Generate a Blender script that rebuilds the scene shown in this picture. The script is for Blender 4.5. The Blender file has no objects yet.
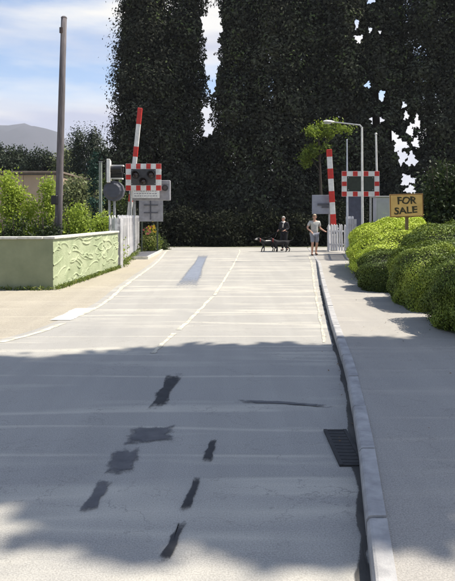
import bpy, bmesh, math, random
import numpy as np
from mathutils import Vector, Matrix

R = math.radians
random.seed(7)
rng = np.random.default_rng(11)
scene = bpy.context.scene
COL = scene.collection

# ------------------------------------------------------------------ camera, light, exposure
FPX, EYE = 600.0, 1.6            # focal length in photo pixels, eye height in metres
CX, HY = 227.5, 217.0            # photo column straight ahead, photo row of the horizon
cam_d = bpy.data.cameras.new("camera")
cam = bpy.data.objects.new("camera", cam_d)
COL.objects.link(cam)
cam.location = (0, 0, EYE)
cam.rotation_euler = (R(90), 0, 0)
cam_d.sensor_fit = 'HORIZONTAL'
cam_d.sensor_width = 36.0
cam_d.lens = 36.0 * FPX / 455.0
cam_d.shift_y = -(290.5 - HY) / 455.0
cam_d.clip_end = 6000
scene.camera = cam

SUN_H = np.array([0.978, 0.208])           # horizontal direction towards the sun
SUN_EL = R(56)
sun_d = bpy.data.lights.new("sun", 'SUN')
sun_d.energy = 4.2
sun_d.angle = R(0.6)
sun_d.color = (1.0, 0.93, 0.82)
sun = bpy.data.objects.new("sun", sun_d)
COL.objects.link(sun)
sdir = Vector((SUN_H[0] * math.cos(SUN_EL), SUN_H[1] * math.cos(SUN_EL), math.sin(SUN_EL)))
sun.rotation_euler = sdir.to_track_quat('Z', 'Y').to_euler()
sun.location = (30, 8, 40)

world = bpy.data.worlds.new("World")
scene.world = world
world.use_nodes = True
wt = world.node_tree
wt.nodes.clear()
def wn(t, **k):
    n = wt.nodes.new(t)
    for a, b in k.items():
        setattr(n, a, b)
    return n
def wl(a, b):
    wt.links.new(a, b)
sky = wn('ShaderNodeTexSky', sky_type='NISHITA')
sky.sun_disc = False
sky.sun_elevation = SUN_EL
sky.sun_rotation = math.atan2(SUN_H[0], SUN_H[1])
sky.air_density = 1.0
sky.dust_density = 0.9
sky.ozone_density = 3.0
# clouds: noise on the direction squeezed vertically, so that they lie in flat banks
tc = wn('ShaderNodeTexCoord')
mp = wn('ShaderNodeMapping')
mp.inputs['Scale'].default_value = (1.0, 1.0, 5.5)
mp.inputs['Location'].default_value = (4.014, -4.694, -4.746)
wl(tc.outputs['Generated'], mp.inputs['Vector'])
nz = wn('ShaderNodeTexNoise')
nz.inputs['Scale'].default_value = 2.1
nz.inputs['Detail'].default_value = 7.0
nz.inputs['Roughness'].default_value = 0.55
wl(mp.outputs['Vector'], nz.inputs['Vector'])
cr = wn('ShaderNodeValToRGB')
cr.color_ramp.elements[0].position = 0.42
cr.color_ramp.elements[0].color = (0, 0, 0, 1)
cr.color_ramp.elements[1].position = 0.62
cr.color_ramp.elements[1].color = (1, 1, 1, 1)
zr = wn('ShaderNodeMapRange')
zr.inputs['From Min'].default_value = 0.30
zr.inputs['From Max'].default_value = 0.75
zr.inputs['To Min'].default_value = 0.0
zr.inputs['To Max'].default_value = 0.13
sp0 = wn('ShaderNodeSeparateXYZ')
wl(tc.outputs['Generated'], sp0.inputs['Vector'])
wl(sp0.outputs['Z'], zr.inputs['Value'])
thin = wn('ShaderNodeMath', operation='SUBTRACT')
wl(nz.outputs['Fac'], thin.inputs[0])
wl(zr.outputs['Result'], thin.inputs[1])
wl(thin.outputs[0], cr.inputs['Fac'])
# bright bank near the horizon, all the way round
sp = wn('ShaderNodeSeparateXYZ')
wl(tc.outputs['Generated'], sp.inputs['Vector'])
hz = wn('ShaderNodeMapRange')
hz.inputs['From Min'].default_value = 0.165
hz.inputs['From Max'].default_value = 0.21
hz.inputs['To Min'].default_value = 1.0
hz.inputs['To Max'].default_value = 0.0
mx0 = wn('ShaderNodeMath', operation='MULTIPLY_ADD')
wl(nz.outputs['Fac'], mx0.inputs[0])
mx0.inputs[1].default_value = -0.12
wl(sp.outputs['Z'], mx0.inputs[2])
mx1 = wn('ShaderNodeMath', operation='ADD')
wl(mx0.outputs[0], mx1.inputs[0])
mx1.inputs[1].default_value = 0.06
wl(mx1.outputs[0], hz.inputs['Value'])
mxm = wn('ShaderNodeMath', operation='MAXIMUM')
wl(cr.outputs['Color'], mxm.inputs[0])
wl(hz.outputs['Result'], mxm.inputs[1])
clamp = wn('ShaderNodeMath', operation='MULTIPLY')
clamp.inputs[1].default_value = 0.92
wl(mxm.outputs[0], clamp.inputs[0])
n2 = wn('ShaderNodeTexNoise')
n2.inputs['Scale'].default_value = 3.3
n2.inputs['Detail'].default_value = 4.0
wl(mp.outputs['Vector'], n2.inputs['Vector'])
cc = wn('ShaderNodeValToRGB')
cc.color_ramp.elements[0].position = 0.30
cc.color_ramp.elements[0].color = (3.0, 3.12, 3.95, 1)
cc.color_ramp.elements[1].position = 0.54
cc.color_ramp.elements[1].color = (5.7, 5.5, 5.05, 1)
wl(n2.outputs['Fac'], cc.inputs['Fac'])
mix = wn('ShaderNodeMix', data_type='RGBA')
wl(clamp.outputs[0], mix.inputs['Factor'])
wl(sky.outputs['Color'], mix.inputs[6])
wl(cc.outputs['Color'], mix.inputs[7])
bg = wn('ShaderNodeBackground')
bg.inputs['Strength'].default_value = 0.095
wl(mix.outputs[2], bg.inputs['Color'])
wo = wn('ShaderNodeOutputWorld')
wl(bg.outputs[0], wo.inputs['Surface'])

scene.view_settings.view_transform = 'Standard'
scene.view_settings.look = 'None'
scene.view_settings.gamma = 1.0
scene.view_settings.exposure = 1.02
scene.render.engine = 'CYCLES'
scene.cycles.max_bounces = 6
scene.cycles.transparent_max_bounces = 8
scene.cycles.use_denoising = True
scene.cycles.volume_max_steps = 64

# ------------------------------------------------------------------ measuring helpers
def gp(px, py, z=0.0):
    """ground point (height z) seen at a photo pixel"""
    y = FPX * (EYE - z) / (py - HY)
    return ((px - CX) / FPX * y, y)
def xa(px, y):
    return (px - CX) / FPX * y
def za(py, y):
    return EYE + (HY - py) / FPX * y

# ------------------------------------------------------------------ materials
MATS = {}
def srgb(r, g, b):
    return tuple(((c / 255.0) / 12.92 if c / 255.0 <= 0.04045 else ((c / 255.0 + 0.055) / 1.055) ** 2.4) for c in (r, g, b))
def mat(name, c1, c2=None, rough=0.6, scale=8.0, stretch=(1, 1, 1), bump=0.0, bscale=None, metal=0.0, detail=5.0, lo=0.35, hi=0.65, spec=0.4):
    if name in MATS:
        return MATS[name]
    m = bpy.data.materials.new(name)
    m.use_nodes = True
    t = m.node_tree
    p = t.nodes['Principled BSDF']
    p.inputs['Roughness'].default_value = rough
    p.inputs['Metallic'].default_value = metal
    p.inputs['Specular IOR Level'].default_value = spec
    co = t.nodes.new('ShaderNodeTexCoord')
    mp = t.nodes.new('ShaderNodeMapping')
    mp.inputs['Scale'].default_value = stretch
    t.links.new(co.outputs['Object'], mp.inputs['Vector'])
    if c2 is None:
        c2 = tuple(c * 0.82 for c in c1)
    n = t.nodes.new('ShaderNodeTexNoise')
    n.inputs['Scale'].default_value = scale
    n.inputs['Detail'].default_value = detail
    n.inputs['Roughness'].default_value = 0.6
    t.links.new(mp.outputs['Vector'], n.inputs['Vector'])
    r = t.nodes.new('ShaderNodeValToRGB')
    r.color_ramp.elements[0].position = lo
    r.color_ramp.elements[0].color = (*c2, 1)
    r.color_ramp.elements[1].position = hi
    r.color_ramp.elements[1].color = (*c1, 1)
    t.links.new(n.outputs['Fac'], r.inputs['Fac'])
    t.links.new(r.outputs['Color'], p.inputs['Base Color'])
    if bump:
        nb = t.nodes.new('ShaderNodeTexNoise')
        nb.inputs['Scale'].default_value = bscale or scale * 4
        nb.inputs['Detail'].default_value = 6.0
        t.links.new(mp.outputs['Vector'], nb.inputs['Vector'])
        b = t.nodes.new('ShaderNodeBump')
        b.inputs['Strength'].default_value = 0.6
        b.inputs['Distance'].default_value = bump
        t.links.new(nb.outputs['Fac'], b.inputs['Height'])
        t.links.new(b.outputs['Normal'], p.inputs['Normal'])
    MATS[name] = m
    return m

def leafmat(name, stops, transl=0.25, rough=0.6, spec=0.25):
    """leaf colour from the per-leaf attribute 'tint'"""
    if name in MATS:
        return MATS[name]
    m = bpy.data.materials.new(name)
    m.use_nodes = True
    t = m.node_tree
    p = t.nodes['Principled BSDF']
    p.inputs['Roughness'].default_value = rough
    p.inputs['Specular IOR Level'].default_value = spec
    a = t.nodes.new('ShaderNodeAttribute')
    a.attribute_name = 'tint'
    r = t.nodes.new('ShaderNodeValToRGB')
    els = r.color_ramp.elements
    for i, (pos, c) in enumerate(stops):
        e = els[i] if i < 2 else els.new(pos)
        e.position = pos
        e.color = (*c, 1)
    t.links.new(a.outputs['Fac'], r.inputs['Fac'])
    t.links.new(r.outputs['Color'], p.inputs['Base Color'])
    if transl > 0:
        tr = t.nodes.new('ShaderNodeBsdfTranslucent')
        t.links.new(r.outputs['Color'], tr.inputs['Color'])
        mx = t.nodes.new('ShaderNodeMixShader')
        mx.inputs['Fac'].default_value = transl
        t.links.new(p.outputs[0], mx.inputs[1])
        t.links.new(tr.outputs[0], mx.inputs[2])
        t.links.new(mx.outputs[0], t.nodes['Material Output'].inputs['Surface'])
    MATS[name] = m
    return m

def surface_mat(name, base, dark, pale, streak=0.35, grit=260.0, bump=0.004):
    """worn road / path surface: broad blotches, pale cross streaks of lost chippings, fine grit"""
    m = bpy.data.materials.new(name)
    m.use_nodes = True
    t = m.node_tree
    L = t.links.new
    p = t.nodes['Principled BSDF']
    p.inputs['Roughness'].default_value = 0.85
    p.inputs['Specular IOR Level'].default_value = 0.3
    co = t.nodes.new('ShaderNodeTexCoord')
    def noise(scale, stretch, detail, rough=0.6):
        mp = t.nodes.new('ShaderNodeMapping')
        mp.inputs['Scale'].default_value = stretch
        L(co.outputs['Object'], mp.inputs['Vector'])
        n = t.nodes.new('ShaderNodeTexNoise')
        n.inputs['Scale'].default_value = scale
        n.inputs['Detail'].default_value = detail
        n.inputs['Roughness'].default_value = rough
        L(mp.outputs['Vector'], n.inputs['Vector'])
        return n.outputs['Fac']
    def ramp(f, lo, hi, a, b):
        r = t.nodes.new('ShaderNodeValToRGB')
        r.color_ramp.elements[0].position = lo
        r.color_ramp.elements[0].color = (*a, 1)
        r.color_ramp.elements[1].position = hi
        r.color_ramp.elements[1].color = (*b, 1)
        L(f, r.inputs['Fac'])
        return r.outputs['Color']
    def mixc(f, a, b):
        x = t.nodes.new('ShaderNodeMix')
        x.data_type = 'RGBA'
        if isinstance(f, float):
            x.inputs['Factor'].default_value = f
        else:
            L(f, x.inputs['Factor'])
        L(a, x.inputs[6])
        L(b, x.inputs[7])
        return x.outputs[2]
    blot = ramp(noise(0.55, (1, 1, 1), 6), 0.36, 0.64, dark, base)
    pal = ramp(noise(9, (1, 1, 1), 3), 0.3, 0.7, pale, pale)
    st = ramp(noise(1.0, (0.35, 2.4, 1), 5), 0.56, 0.66, (0, 0, 0), (streak,) * 3)
    c1 = mixc(st, blot, pal)
    gr = ramp(noise(grit, (1, 1, 1), 2), 0.35, 0.65, tuple(x * 0.5 for x in base), tuple(min(1, x * 1.38) for x in base))
    c1b = mixc(ramp(noise(38, (1, 1, 1), 4, .7), 0.5, 0.72, (0, 0, 0), (.45,) * 3), c1, ramp(noise(70, (1, 1, 1), 3), .3, .7, tuple(x * .55 for x in base), tuple(x * 1.15 for x in base)))
    # thin pale ridges of sealing grit that run across, and hair cracks
    def thinline(f, w, amt):
        a_ = t.nodes.new('ShaderNodeMath'); a_.operation = 'SUBTRACT'; L(f, a_.inputs[0]); a_.inputs[1].default_value = .5
        b_ = t.nodes.new('ShaderNodeMath'); b_.operation = 'ABSOLUTE'; L(a_.outputs[0], b_.inputs[0])
        r_ = t.nodes.new('ShaderNodeMapRange'); r_.inputs['From Min'].default_value = 0; r_.inputs['From Max'].default_value = w
        r_.inputs['To Min'].default_value = amt; r_.inputs['To Max'].default_value = 0; L(b_.outputs[0], r_.inputs['Value'])
        g_ = t.nodes.new('ShaderNodeMath'); g_.operation = 'MULTIPLY'; L(r_.outputs[0], g_.inputs[0])
        L(ramp(noise(0.8, (1, 1, 1), 2), .36, .52, (0, 0, 0), (1, 1, 1)), g_.inputs[1])
        return g_.outputs[0]
    ridge = thinline(noise(1.0, (0.08, 1.0, 1), 3, .5), .030, 1.0)
    c1c = mixc(ridge, c1b, pal)
    crack = thinline(noise(1.6, (0.6, 0.9, 1), 6, .62), .006, .8)
    dk = ramp(noise(5, (1, 1, 1), 2), 0, 1, tuple(x * .3 for x in base), tuple(x * .4 for x in base))
    c1d = mixc(crack, c1c, dk)
    c2 = mixc(0.5, c1d, gr)
    wheel = ramp(noise(1.3, (2.2, 0.12, 1), 3), 0.42, 0.6, tuple(x * 0.8 for x in base), base)
    c3 = mixc(0.25, c2, wheel)
    L(c3, p.inputs['Base Color'])
    b = t.nodes.new('ShaderNodeBump')
    b.inputs['Strength'].default_value = 0.5
    b.inputs['Distance'].default_value = bump
    L(noise(grit * 0.6, (1, 1, 1), 4), b.inputs['Height'])
    b2 = t.nodes.new('ShaderNodeBump')
    b2.inputs['Strength'].default_value = 0.5
    b2.inputs['Distance'].default_value = 0.02
    L(noise(2.0, (0.4, 2.2, 1), 5), b2.inputs['Height'])
    b3 = t.nodes.new('ShaderNodeBump')
    b3.inputs['Strength'].default_value = 0.7
    b3.inputs['Distance'].default_value = 0.012
    L(ridge, b3.inputs['Height'])
    L(b2.outputs['Normal'], b3.inputs['Normal'])
    L(b3.outputs['Normal'], b.inputs['Normal'])
    L(b.outputs['Normal'], p.inputs['Normal'])
    return m

M_road = surface_mat('pale_asphalt', (0.36, 0.346, 0.312), (0.255, 0.252, 0.244), (0.64, 0.60, 0.50), streak=0.5, grit=120)
M_path = surface_mat('path_asphalt', (0.36, 0.338, 0.30), (0.27, 0.262, 0.25), (0.42, 0.39, 0.34), streak=0.35, grit=120)
M_verge = surface_mat('sandy_verge', (0.38, 0.342, 0.268), (0.30, 0.275, 0.235), (0.46, 0.42, 0.34), streak=0.6, grit=90, bump=0.012)
M_soil = mat('grassy_soil', (0.07, 0.085, 0.03), (0.05, 0.04, 0.025), rough=0.95, scale=1.2, bump=0.04, bscale=14)
M_kerb = mat('concrete_kerb', (0.44, 0.43, 0.415), (0.28, 0.275, 0.27), rough=0.85, scale=7, detail=9, bump=0.004, bscale=120)
M_mortar = mat('kerb_joint', (0.09, 0.085, 0.08), rough=0.95)
M_gutter_shade = mat('gutter_shade', (0.10, 0.095, 0.085), (0.05, 0.048, 0.045), rough=0.95, scale=6, stretch=(1, .4, 1), bump=0.005, bscale=90)  # dark colour for the painted shade beside the kerb
M_line = mat('worn_cream_paint', (0.62, 0.58, 0.47), (0.38, 0.36, 0.30), rough=0.8, scale=7, lo=0.38, hi=0.55, bump=0.002, bscale=100)
M_white_line = mat('white_road_paint', (0.75, 0.73, 0.68), (0.5, 0.48, 0.44), rough=0.75, scale=9, lo=0.3, hi=0.5)
M_tar = mat('tar', (0.045, 0.045, 0.048), (0.028, 0.028, 0.03), rough=0.75, scale=10, bump=0.004, bscale=60)
M_oldtar = mat('old_tar', (0.14, 0.138, 0.14), (0.09, 0.09, 0.095), rough=0.8, scale=7, bump=0.004, bscale=80)
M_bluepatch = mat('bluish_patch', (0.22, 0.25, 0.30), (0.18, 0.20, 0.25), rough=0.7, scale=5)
M_iron = mat('cast_iron', (0.055, 0.053, 0.052), (0.03, 0.03, 0.03), rough=0.6, scale=20, metal=0.3)
M_steel = mat('rail_steel', (0.34, 0.31, 0.28), (0.2, 0.17, 0.14), rough=0.5, scale=12, metal=0.5)
M_white = mat('white_paint', (0.80, 0.79, 0.75), (0.62, 0.61, 0.57), rough=0.45, scale=6)
M_red = mat('red_paint', (0.60, 0.035, 0.025), (0.45, 0.03, 0.022), rough=0.45, scale=9)
M_black = mat('black_plastic', (0.018, 0.018, 0.02), (0.012, 0.012, 0.012), rough=0.4)
M_board = mat('dark_grey_board', (0.075, 0.07, 0.07), (0.05, 0.047, 0.047), rough=0.55)
M_boardback = mat('green_grey_board', (0.035, 0.045, 0.032), (0.022, 0.028, 0.02), rough=0.6)
M_lens = mat('unlit_lens', (0.035, 0.02, 0.02), (0.02, 0.012, 0.012), rough=0.12, spec=0.6)
M_greym = mat('grey_metal', (0.34, 0.34, 0.36), (0.24, 0.24, 0.255), rough=0.5, scale=5, metal=0.1)
M_dgreym = mat('dark_grey_metal', (0.10, 0.105, 0.125), (0.07, 0.072, 0.085), rough=0.55, scale=5)
M_galv = mat('galvanised_steel', (0.42, 0.43, 0.43), (0.28, 0.29, 0.29), rough=0.45, scale=14, metal=0.35)
M_pole = mat('weathered_wood_pole', (0.17, 0.15, 0.155), (0.075, 0.068, 0.07), rough=0.9, scale=6, stretch=(6, 6, .35), bump=0.01, bscale=20)
M_picket = mat('picket_paint', (0.70, 0.69, 0.68), (0.48, 0.47, 0.48), rough=0.6, scale=5)
M_gpicket = mat('grey_picket_paint', (0.46, 0.46, 0.48), (0.31, 0.31, 0.33), rough=0.65, scale=5)
M_yellow = mat('yellow_board', (0.85, 0.55, 0.19), (0.70, 0.43, 0.14), rough=0.6, scale=5)
M_ink = mat('dark_lettering', (0.06, 0.05, 0.02), (0.045, 0.035, 0.015), rough=0.6)
M_signedge = mat('brown_edge', (0.26, 0.12, 0.04), rough=0.7)
M_post = mat('timber_post', (0.22, 0.15, 0.09), (0.14, 0.095, 0.055), rough=0.85, scale=5, stretch=(5, 5, .5))
M_tanwall = mat('tan_cladding', (0.42, 0.33, 0.235), (0.36, 0.28, 0.20), rough=0.8, scale=1.5)
M_roofing = mat('brown_roofing', (0.20, 0.16, 0.125), (0.15, 0.12, 0.095), rough=0.8, scale=3)
M_coping = mat('pale_coping', (0.62, 0.61, 0.55), (0.42, 0.42, 0.37), rough=0.8, scale=7, bump=0.004)
M_shaded_render = mat('shaded_green_render', (0.25, 0.275, 0.17), (0.19, 0.215, 0.13), rough=0.9, scale=1.6, detail=9, bump=0.008, bscale=30)  # the wall's green darkened: shade of the unlit front face put into the colour
M_bark = mat('bark', (0.075, 0.06, 0.045), (0.035, 0.028, 0.022), rough=0.95, scale=5, stretch=(5, 5, .6), bump=0.02, bscale=16)
M_twigs = mat('inner_twigs', (0.022, 0.026, 0.010), (0.012, 0.013, 0.006), rough=1.0, scale=14, bump=0.03, bscale=30)
M_hill = mat('hill_heather', (0.048, 0.050, 0.060), (0.032, 0.036, 0.042), rough=1.0, scale=0.01)

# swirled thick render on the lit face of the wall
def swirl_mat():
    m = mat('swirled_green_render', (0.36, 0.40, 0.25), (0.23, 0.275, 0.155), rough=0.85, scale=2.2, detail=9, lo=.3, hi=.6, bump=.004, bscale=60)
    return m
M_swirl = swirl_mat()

L_dark = leafmat('dark_conifer_leaf', [(0, (0.022, 0.024, 0.018)), (0.55, (0.058, 0.060, 0.044)), (0.85, (0.10, 0.108, 0.072)), (1, (0.10, 0.135, 0.05))], 0.1, rough=0.9, spec=0.0)
L_under = leafmat('dark_undergrowth_leaf', [(0, (0.010, 0.012, 0.007)), (0.7, (0.024, 0.028, 0.016)), (1, (0.042, 0.050, 0.022))], 0.15, rough=0.8, spec=0.1)
L_mid = leafmat('mid_green_leaf', [(0, (0.018, 0.030, 0.010)), (0.6, (0.05, 0.075, 0.020)), (1, (0.10, 0.14, 0.03))], 0.25)
L_bluegreen = leafmat('blue_green_leaf', [(0, (0.008, 0.03, 0.022)), (1, (0.03, 0.085, 0.06))], 0.15)
L_grey = leafmat('olive_grey_leaf', [(0, (0.10, 0.12, 0.05)), (1, (0.27, 0.31, 0.14))], 0.35)
L_lime = leafmat('lime_leaf', [(0, (0.16, 0.22, 0.03)), (0.5, (0.34, 0.44, 0.06)), (1, (0.48, 0.56, 0.10))], 0.4)
L_hedge = leafmat('golden_hedge_leaf', [(0, (0.12, 0.16, 0.02)), (0.5, (0.38, 0.46, 0.05)), (1, (0.55, 0.66, 0.09))], 0.12)
L_dhedge = leafmat('green_hedge_leaf', [(0, (0.035, 0.058, 0.012)), (0.5, (0.14, 0.195, 0.03)), (1, (0.36, 0.43, 0.055))], 0.12)
L_spray = leafmat('spring_green_leaf', [(0, (0.05, 0.075, 0.015)), (1, (0.20, 0.27, 0.035))], 0.4)
L_farleaf = leafmat('far_tree_leaf', [(0, (0.018, 0.028, 0.018)), (1, (0.05, 0.07, 0.035))], 0.2)
L_grass = leafmat('grass_blade', [(0, (0.07, 0.11, 0.02)), (0.6, (0.17, 0.22, 0.04)), (1, (0.30, 0.28, 0.10))], 0.3)
M_fyellow = mat('yellow_petal', (0.75, 0.52, 0.03), rough=0.6)
M_fpink = mat('pink_petal', (0.60, 0.16, 0.15), rough=0.6)

# ------------------------------------------------------------------ object helpers
def link(o, parent=None):
    COL.objects.link(o)
    if parent is not None:
        o.parent = parent
    return o
def thing(name, label, cat, loc=(0, 0, 0), rz=0.0, group=None):
    o = bpy.data.objects.new(name, None)
    o.empty_display_size = 0.2
    COL.objects.link(o)
    o.location = loc
    o.rotation_euler = (0, 0, rz)
    return tag(o, label, cat, group)
def tag(o, label=None, cat=None, group=None, kind=None):
    if label: o['label'] = label
    if cat: o['category'] = cat
    if group: o['group'] = group
    if kind: o['kind'] = kind
    return o
def obj(name, bm, m, parent=None, smooth=False, kind=None):
    me = bpy.data.meshes.new(name)
    bm.to_mesh(me)
    bm.free()
    for x in (m if isinstance(m, (list, tuple)) else [m]):
        me.materials.append(x)
    if smooth:
        me.polygons.foreach_set('use_smooth', [True] * len(me.polygons))
    o = bpy.data.objects.new(name, me)
    link(o, parent)
    if kind: o['kind'] = kind
    return o
def inst(src, parent=None, loc=(0, 0, 0), rot=(0, 0, 0), scale=None):
    c = src.copy()
    link(c, parent)
    c.location = loc
    c.rotation_euler = rot
    if scale: c.scale = scale
    return c
def BM():
    return bmesh.new()
def box(bm, c, s, rot=None, bev=0.0):
    g = bmesh.ops.create_cube(bm, size=1.0)
    vs = g['verts']
    mtx = Matrix.Translation(Vector(c)) @ (rot.to_4x4() if rot is not None else Matrix.Identity(4)) @ Matrix.Diagonal((*s, 1))
    bmesh.ops.transform(bm, matrix=mtx, verts=vs)
    if bev:
        es = list({e for v in vs for e in v.link_edges})
        bmesh.ops.bevel(bm, geom=es, offset=bev, segments=1, affect='EDGES')
def tube(bm, pts, rad, n=8, cap=True):
    pts = [Vector(p) for p in pts]
    if not isinstance(rad, (list, tuple)):
        rad = [rad] * len(pts)
    rings = []
    for i, p in enumerate(pts):
        d = (pts[min(i + 1, len(pts) - 1)] - pts[max(i - 1, 0)]).normalized()
        a = d.orthogonal().normalized() if abs(d.z) > 0.95 else d.cross(Vector((0, 0, 1))).normalized()
        if abs(d.z) > 0.95:
            a = (Vector((1, 0, 0)) - d * d.x).normalized()
        b = d.cross(a)
        rings.append([bm.verts.new(p + (a * math.cos(2 * math.pi * k / n) + b * math.sin(2 * math.pi * k / n)) * rad[i]) for k in range(n)])
    for i in range(len(rings) - 1):
        for k in range(n):
            bm.faces.new((rings[i][k], rings[i][(k + 1) % n], rings[i + 1][(k + 1) % n], rings[i + 1][k]))
    if cap:
        bm.faces.new(rings[0][::-1])
        bm.faces.new(rings[-1])
def cyl(bm, p0, p1, r0, r1=None, n=12):
    tube(bm, [p0, p1], [r0, r0 if r1 is None else r1], n)
def prism(bm, poly, z0, z1):
    lo = [bm.verts.new((x, y, z0)) for x, y in poly]
    hi = [bm.verts.new((x, y, z1)) for x, y in poly]
    n = len(poly)
    bm.faces.new(hi)
    bm.faces.new(lo[::-1])
    for i in range(n):
        bm.faces.new((lo[i], lo[(i + 1) % n], hi[(i + 1) % n], hi[i]))
def ball(bm, c, r, seg=10, ring=7, scale=(1, 1, 1)):
    g = bmesh.ops.create_uvsphere(bm, u_segments=seg, v_segments=ring, radius=r)
    bmesh.ops.transform(bm, matrix=Matrix.Translation(Vector(c)) @ Matrix.Diagonal((*scale, 1)), verts=g['verts'])

def leaves(name, C, size, m, parent=None, tint=None, normals=None, spread=1.0, aspect=0.55, seed=1, kind=None):
    """many single leaves: each a folded four-cornered blade at one of the centres C"""
    r = np.random.default_rng(seed)
    C = np.asarray(C, dtype=np.float32)
    n = len(C)
    d = r.normal(size=(n, 3))
    if normals is not None:
        d = normals + d * spread
    d /= np.linalg.norm(d, axis=1, keepdims=True) + 1e-9
    a = np.cross(d, r.normal(size=(n, 3)))
    a /= np.linalg.norm(a, axis=1, keepdims=True) + 1e-9
    b = np.cross(d, a)
    s = (size * r.uniform(0.65, 1.35, size=(n, 1))) if np.isscalar(size) else np.asarray(size).reshape(n, 1)
    V = np.empty((n, 4, 3), dtype=np.float32)
    V[:, 0] = C - a * s
    V[:, 1] = C + b * s * aspect + d * s * 0.15
    V[:, 2] = C + a * s
    V[:, 3] = C - b * s * aspect + d * s * 0.15
    me = bpy.data.meshes.new(name)
    me.vertices.add(4 * n)
    me.vertices.foreach_set('co', V.ravel())
    me.loops.add(4 * n)
    me.loops.foreach_set('vertex_index', np.arange(4 * n, dtype=np.int32))
    me.polygons.add(n)
    me.polygons.foreach_set('loop_start', np.arange(0, 4 * n, 4, dtype=np.int32))
    me.polygons.foreach_set('loop_total', np.full(n, 4, dtype=np.int32))
    at = me.attributes.new('tint', 'FLOAT', 'FACE')
    t = r.uniform(0, 1, n) if tint is None else np.clip(tint + r.normal(0, 0.08, n), 0, 1)
    at.data.foreach_set('value', t.astype(np.float32))
    me.update(calc_edges=True)
    me.materials.append(m)
    o = bpy.data.objects.new(name, me)
    link(o, parent)
    if kind: o['kind'] = kind
    return o

# ------------------------------------------------------------------ curves of the road, measured on the photograph
def smooth_curve(pts):
    ys = np.array([p[1] for p in pts]); xs = np.array([p[0] for p in pts])
    o = np.argsort(ys); ys, xs = ys[o], xs[o]
    m = np.gradient(xs, ys)
    def f(y):
        y = np.clip(y, ys[0], ys[-1])
        i = int(np.clip(np.searchsorted(ys, y) - 1, 0, len(ys) - 2))
        h = ys[i + 1] - ys[i]; t = (y - ys[i]) / h
        return float((2*t**3-3*t**2+1)*xs[i] + (t**3-2*t**2+t)*h*m[i] + (-2*t**3+3*t**2)*xs[i+1] + (t**3-t**2)*h*m[i+1])
    return f
KZ = 0.11
kerb_x = smooth_curve([(0.10, -8), (0.20, -2), (0.42, 1.0)] + [gp(px, py, KZ) for px, py in ((370, 575), (366, 500), (357, 430), (345, 365), (334, 330), (322, 285), (316, 258))] + [(4.15, 31.5)])
def kerb_h(y):
    t = min(max((y - 19.5) / 3.0, 0), 1)
    return KZ * (1 - t) + 0.022 * t
left_x = smooth_curve([(-12, -8), (-9, 1), (-5.2, 5.0), (-2.95, 7.7), (-2.47, 10), (-2.5, 14), (-2.6, 21), (-3.0, 29), (-3.05, 31.5)])

def strip(name, fa, fb, y0, y1, n, za_, m, kind='structure', zf=None, cols=1):
    bm = BM()
    rows = []
    for i in range(n + 1):
        y = y0 + (y1 - y0) * i / n
        a, b = fa(y), fb(y)
        z = za_ if zf is None else zf(y)
        rows.append([bm.verts.new((a + (b - a) * k / cols, y, z)) for k in range(cols + 1)])
    for i in range(n):
        for k in range(cols):
            bm.faces.new((rows[i][k], rows[i][k + 1], rows[i + 1][k + 1], rows[i + 1][k]))
    return obj(name, bm, m, kind=kind)

# ground to the horizon
bm = BM()
g = bmesh.ops.create_grid(bm, x_segments=8, y_segments=8, size=3000)
ground = obj('ground', bm, M_soil, kind='structure')
road = strip('road', lambda y: left_x(y) - 0.05, lambda y: kerb_x(y) + 0.02, -8, 31.5, 80, 0.008, M_road)
verge = strip('verge', lambda y: -14.0, lambda y: left_x(y) - 0.03, 3.0, 31.5, 60, 0.004, M_verge)
path = strip('footpath', lambda y: kerb_x(y) + 0.085, lambda y: kerb_x(y) + 5.2, -8, 31.5, 80, 0, M_path, zf=lambda y: kerb_h(y) - 0.009)

# kerb: a bed with single stones in it
kerb = strip('kerb', lambda y: kerb_x(y) + 0.012, lambda y: kerb_x(y) + 0.104, -7.5, 31.0, 80, 0, M_mortar, zf=lambda y: kerb_h(y) - 0.0195)
y = -6.0
i = 0
while y < 30.6:
    ln = 0.90
    dx = kerb_x(y + 0.5) - kerb_x(y - 0.5)
    dy = ln / math.sqrt(1 + dx * dx)
    y2 = y + dy
    bm = BM()
    g = 0.012
    jz = random.uniform(-0.004, 0.004); jx = random.uniform(-0.004, 0.004)
    ya, yb = y + g, y2 - g
    verts = []
    for yy in (ya, yb):
        h = kerb_h(yy) + jz * (kerb_h(yy) / KZ)
        x = kerb_x(yy) + jx
        prof = [(x, -0.03), (x, max(h - 0.022, 0.009)), (x + 0.012, h - 0.004), (x + 0.024, h), (x + 0.100, h), (x + 0.102, -0.03)]
        verts.append([bm.verts.new((px_, yy, z_)) for px_, z_ in prof])
    for k in range(5):
        bm.faces.new((verts[0][k], verts[0][k + 1], verts[1][k + 1], verts[1][k]))
    bm.faces.new(verts[0][::-1]); bm.faces.new(verts[1])
    obj('kerbstone', bm, M_kerb, kerb)
    y = y2
    i += 1

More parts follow.
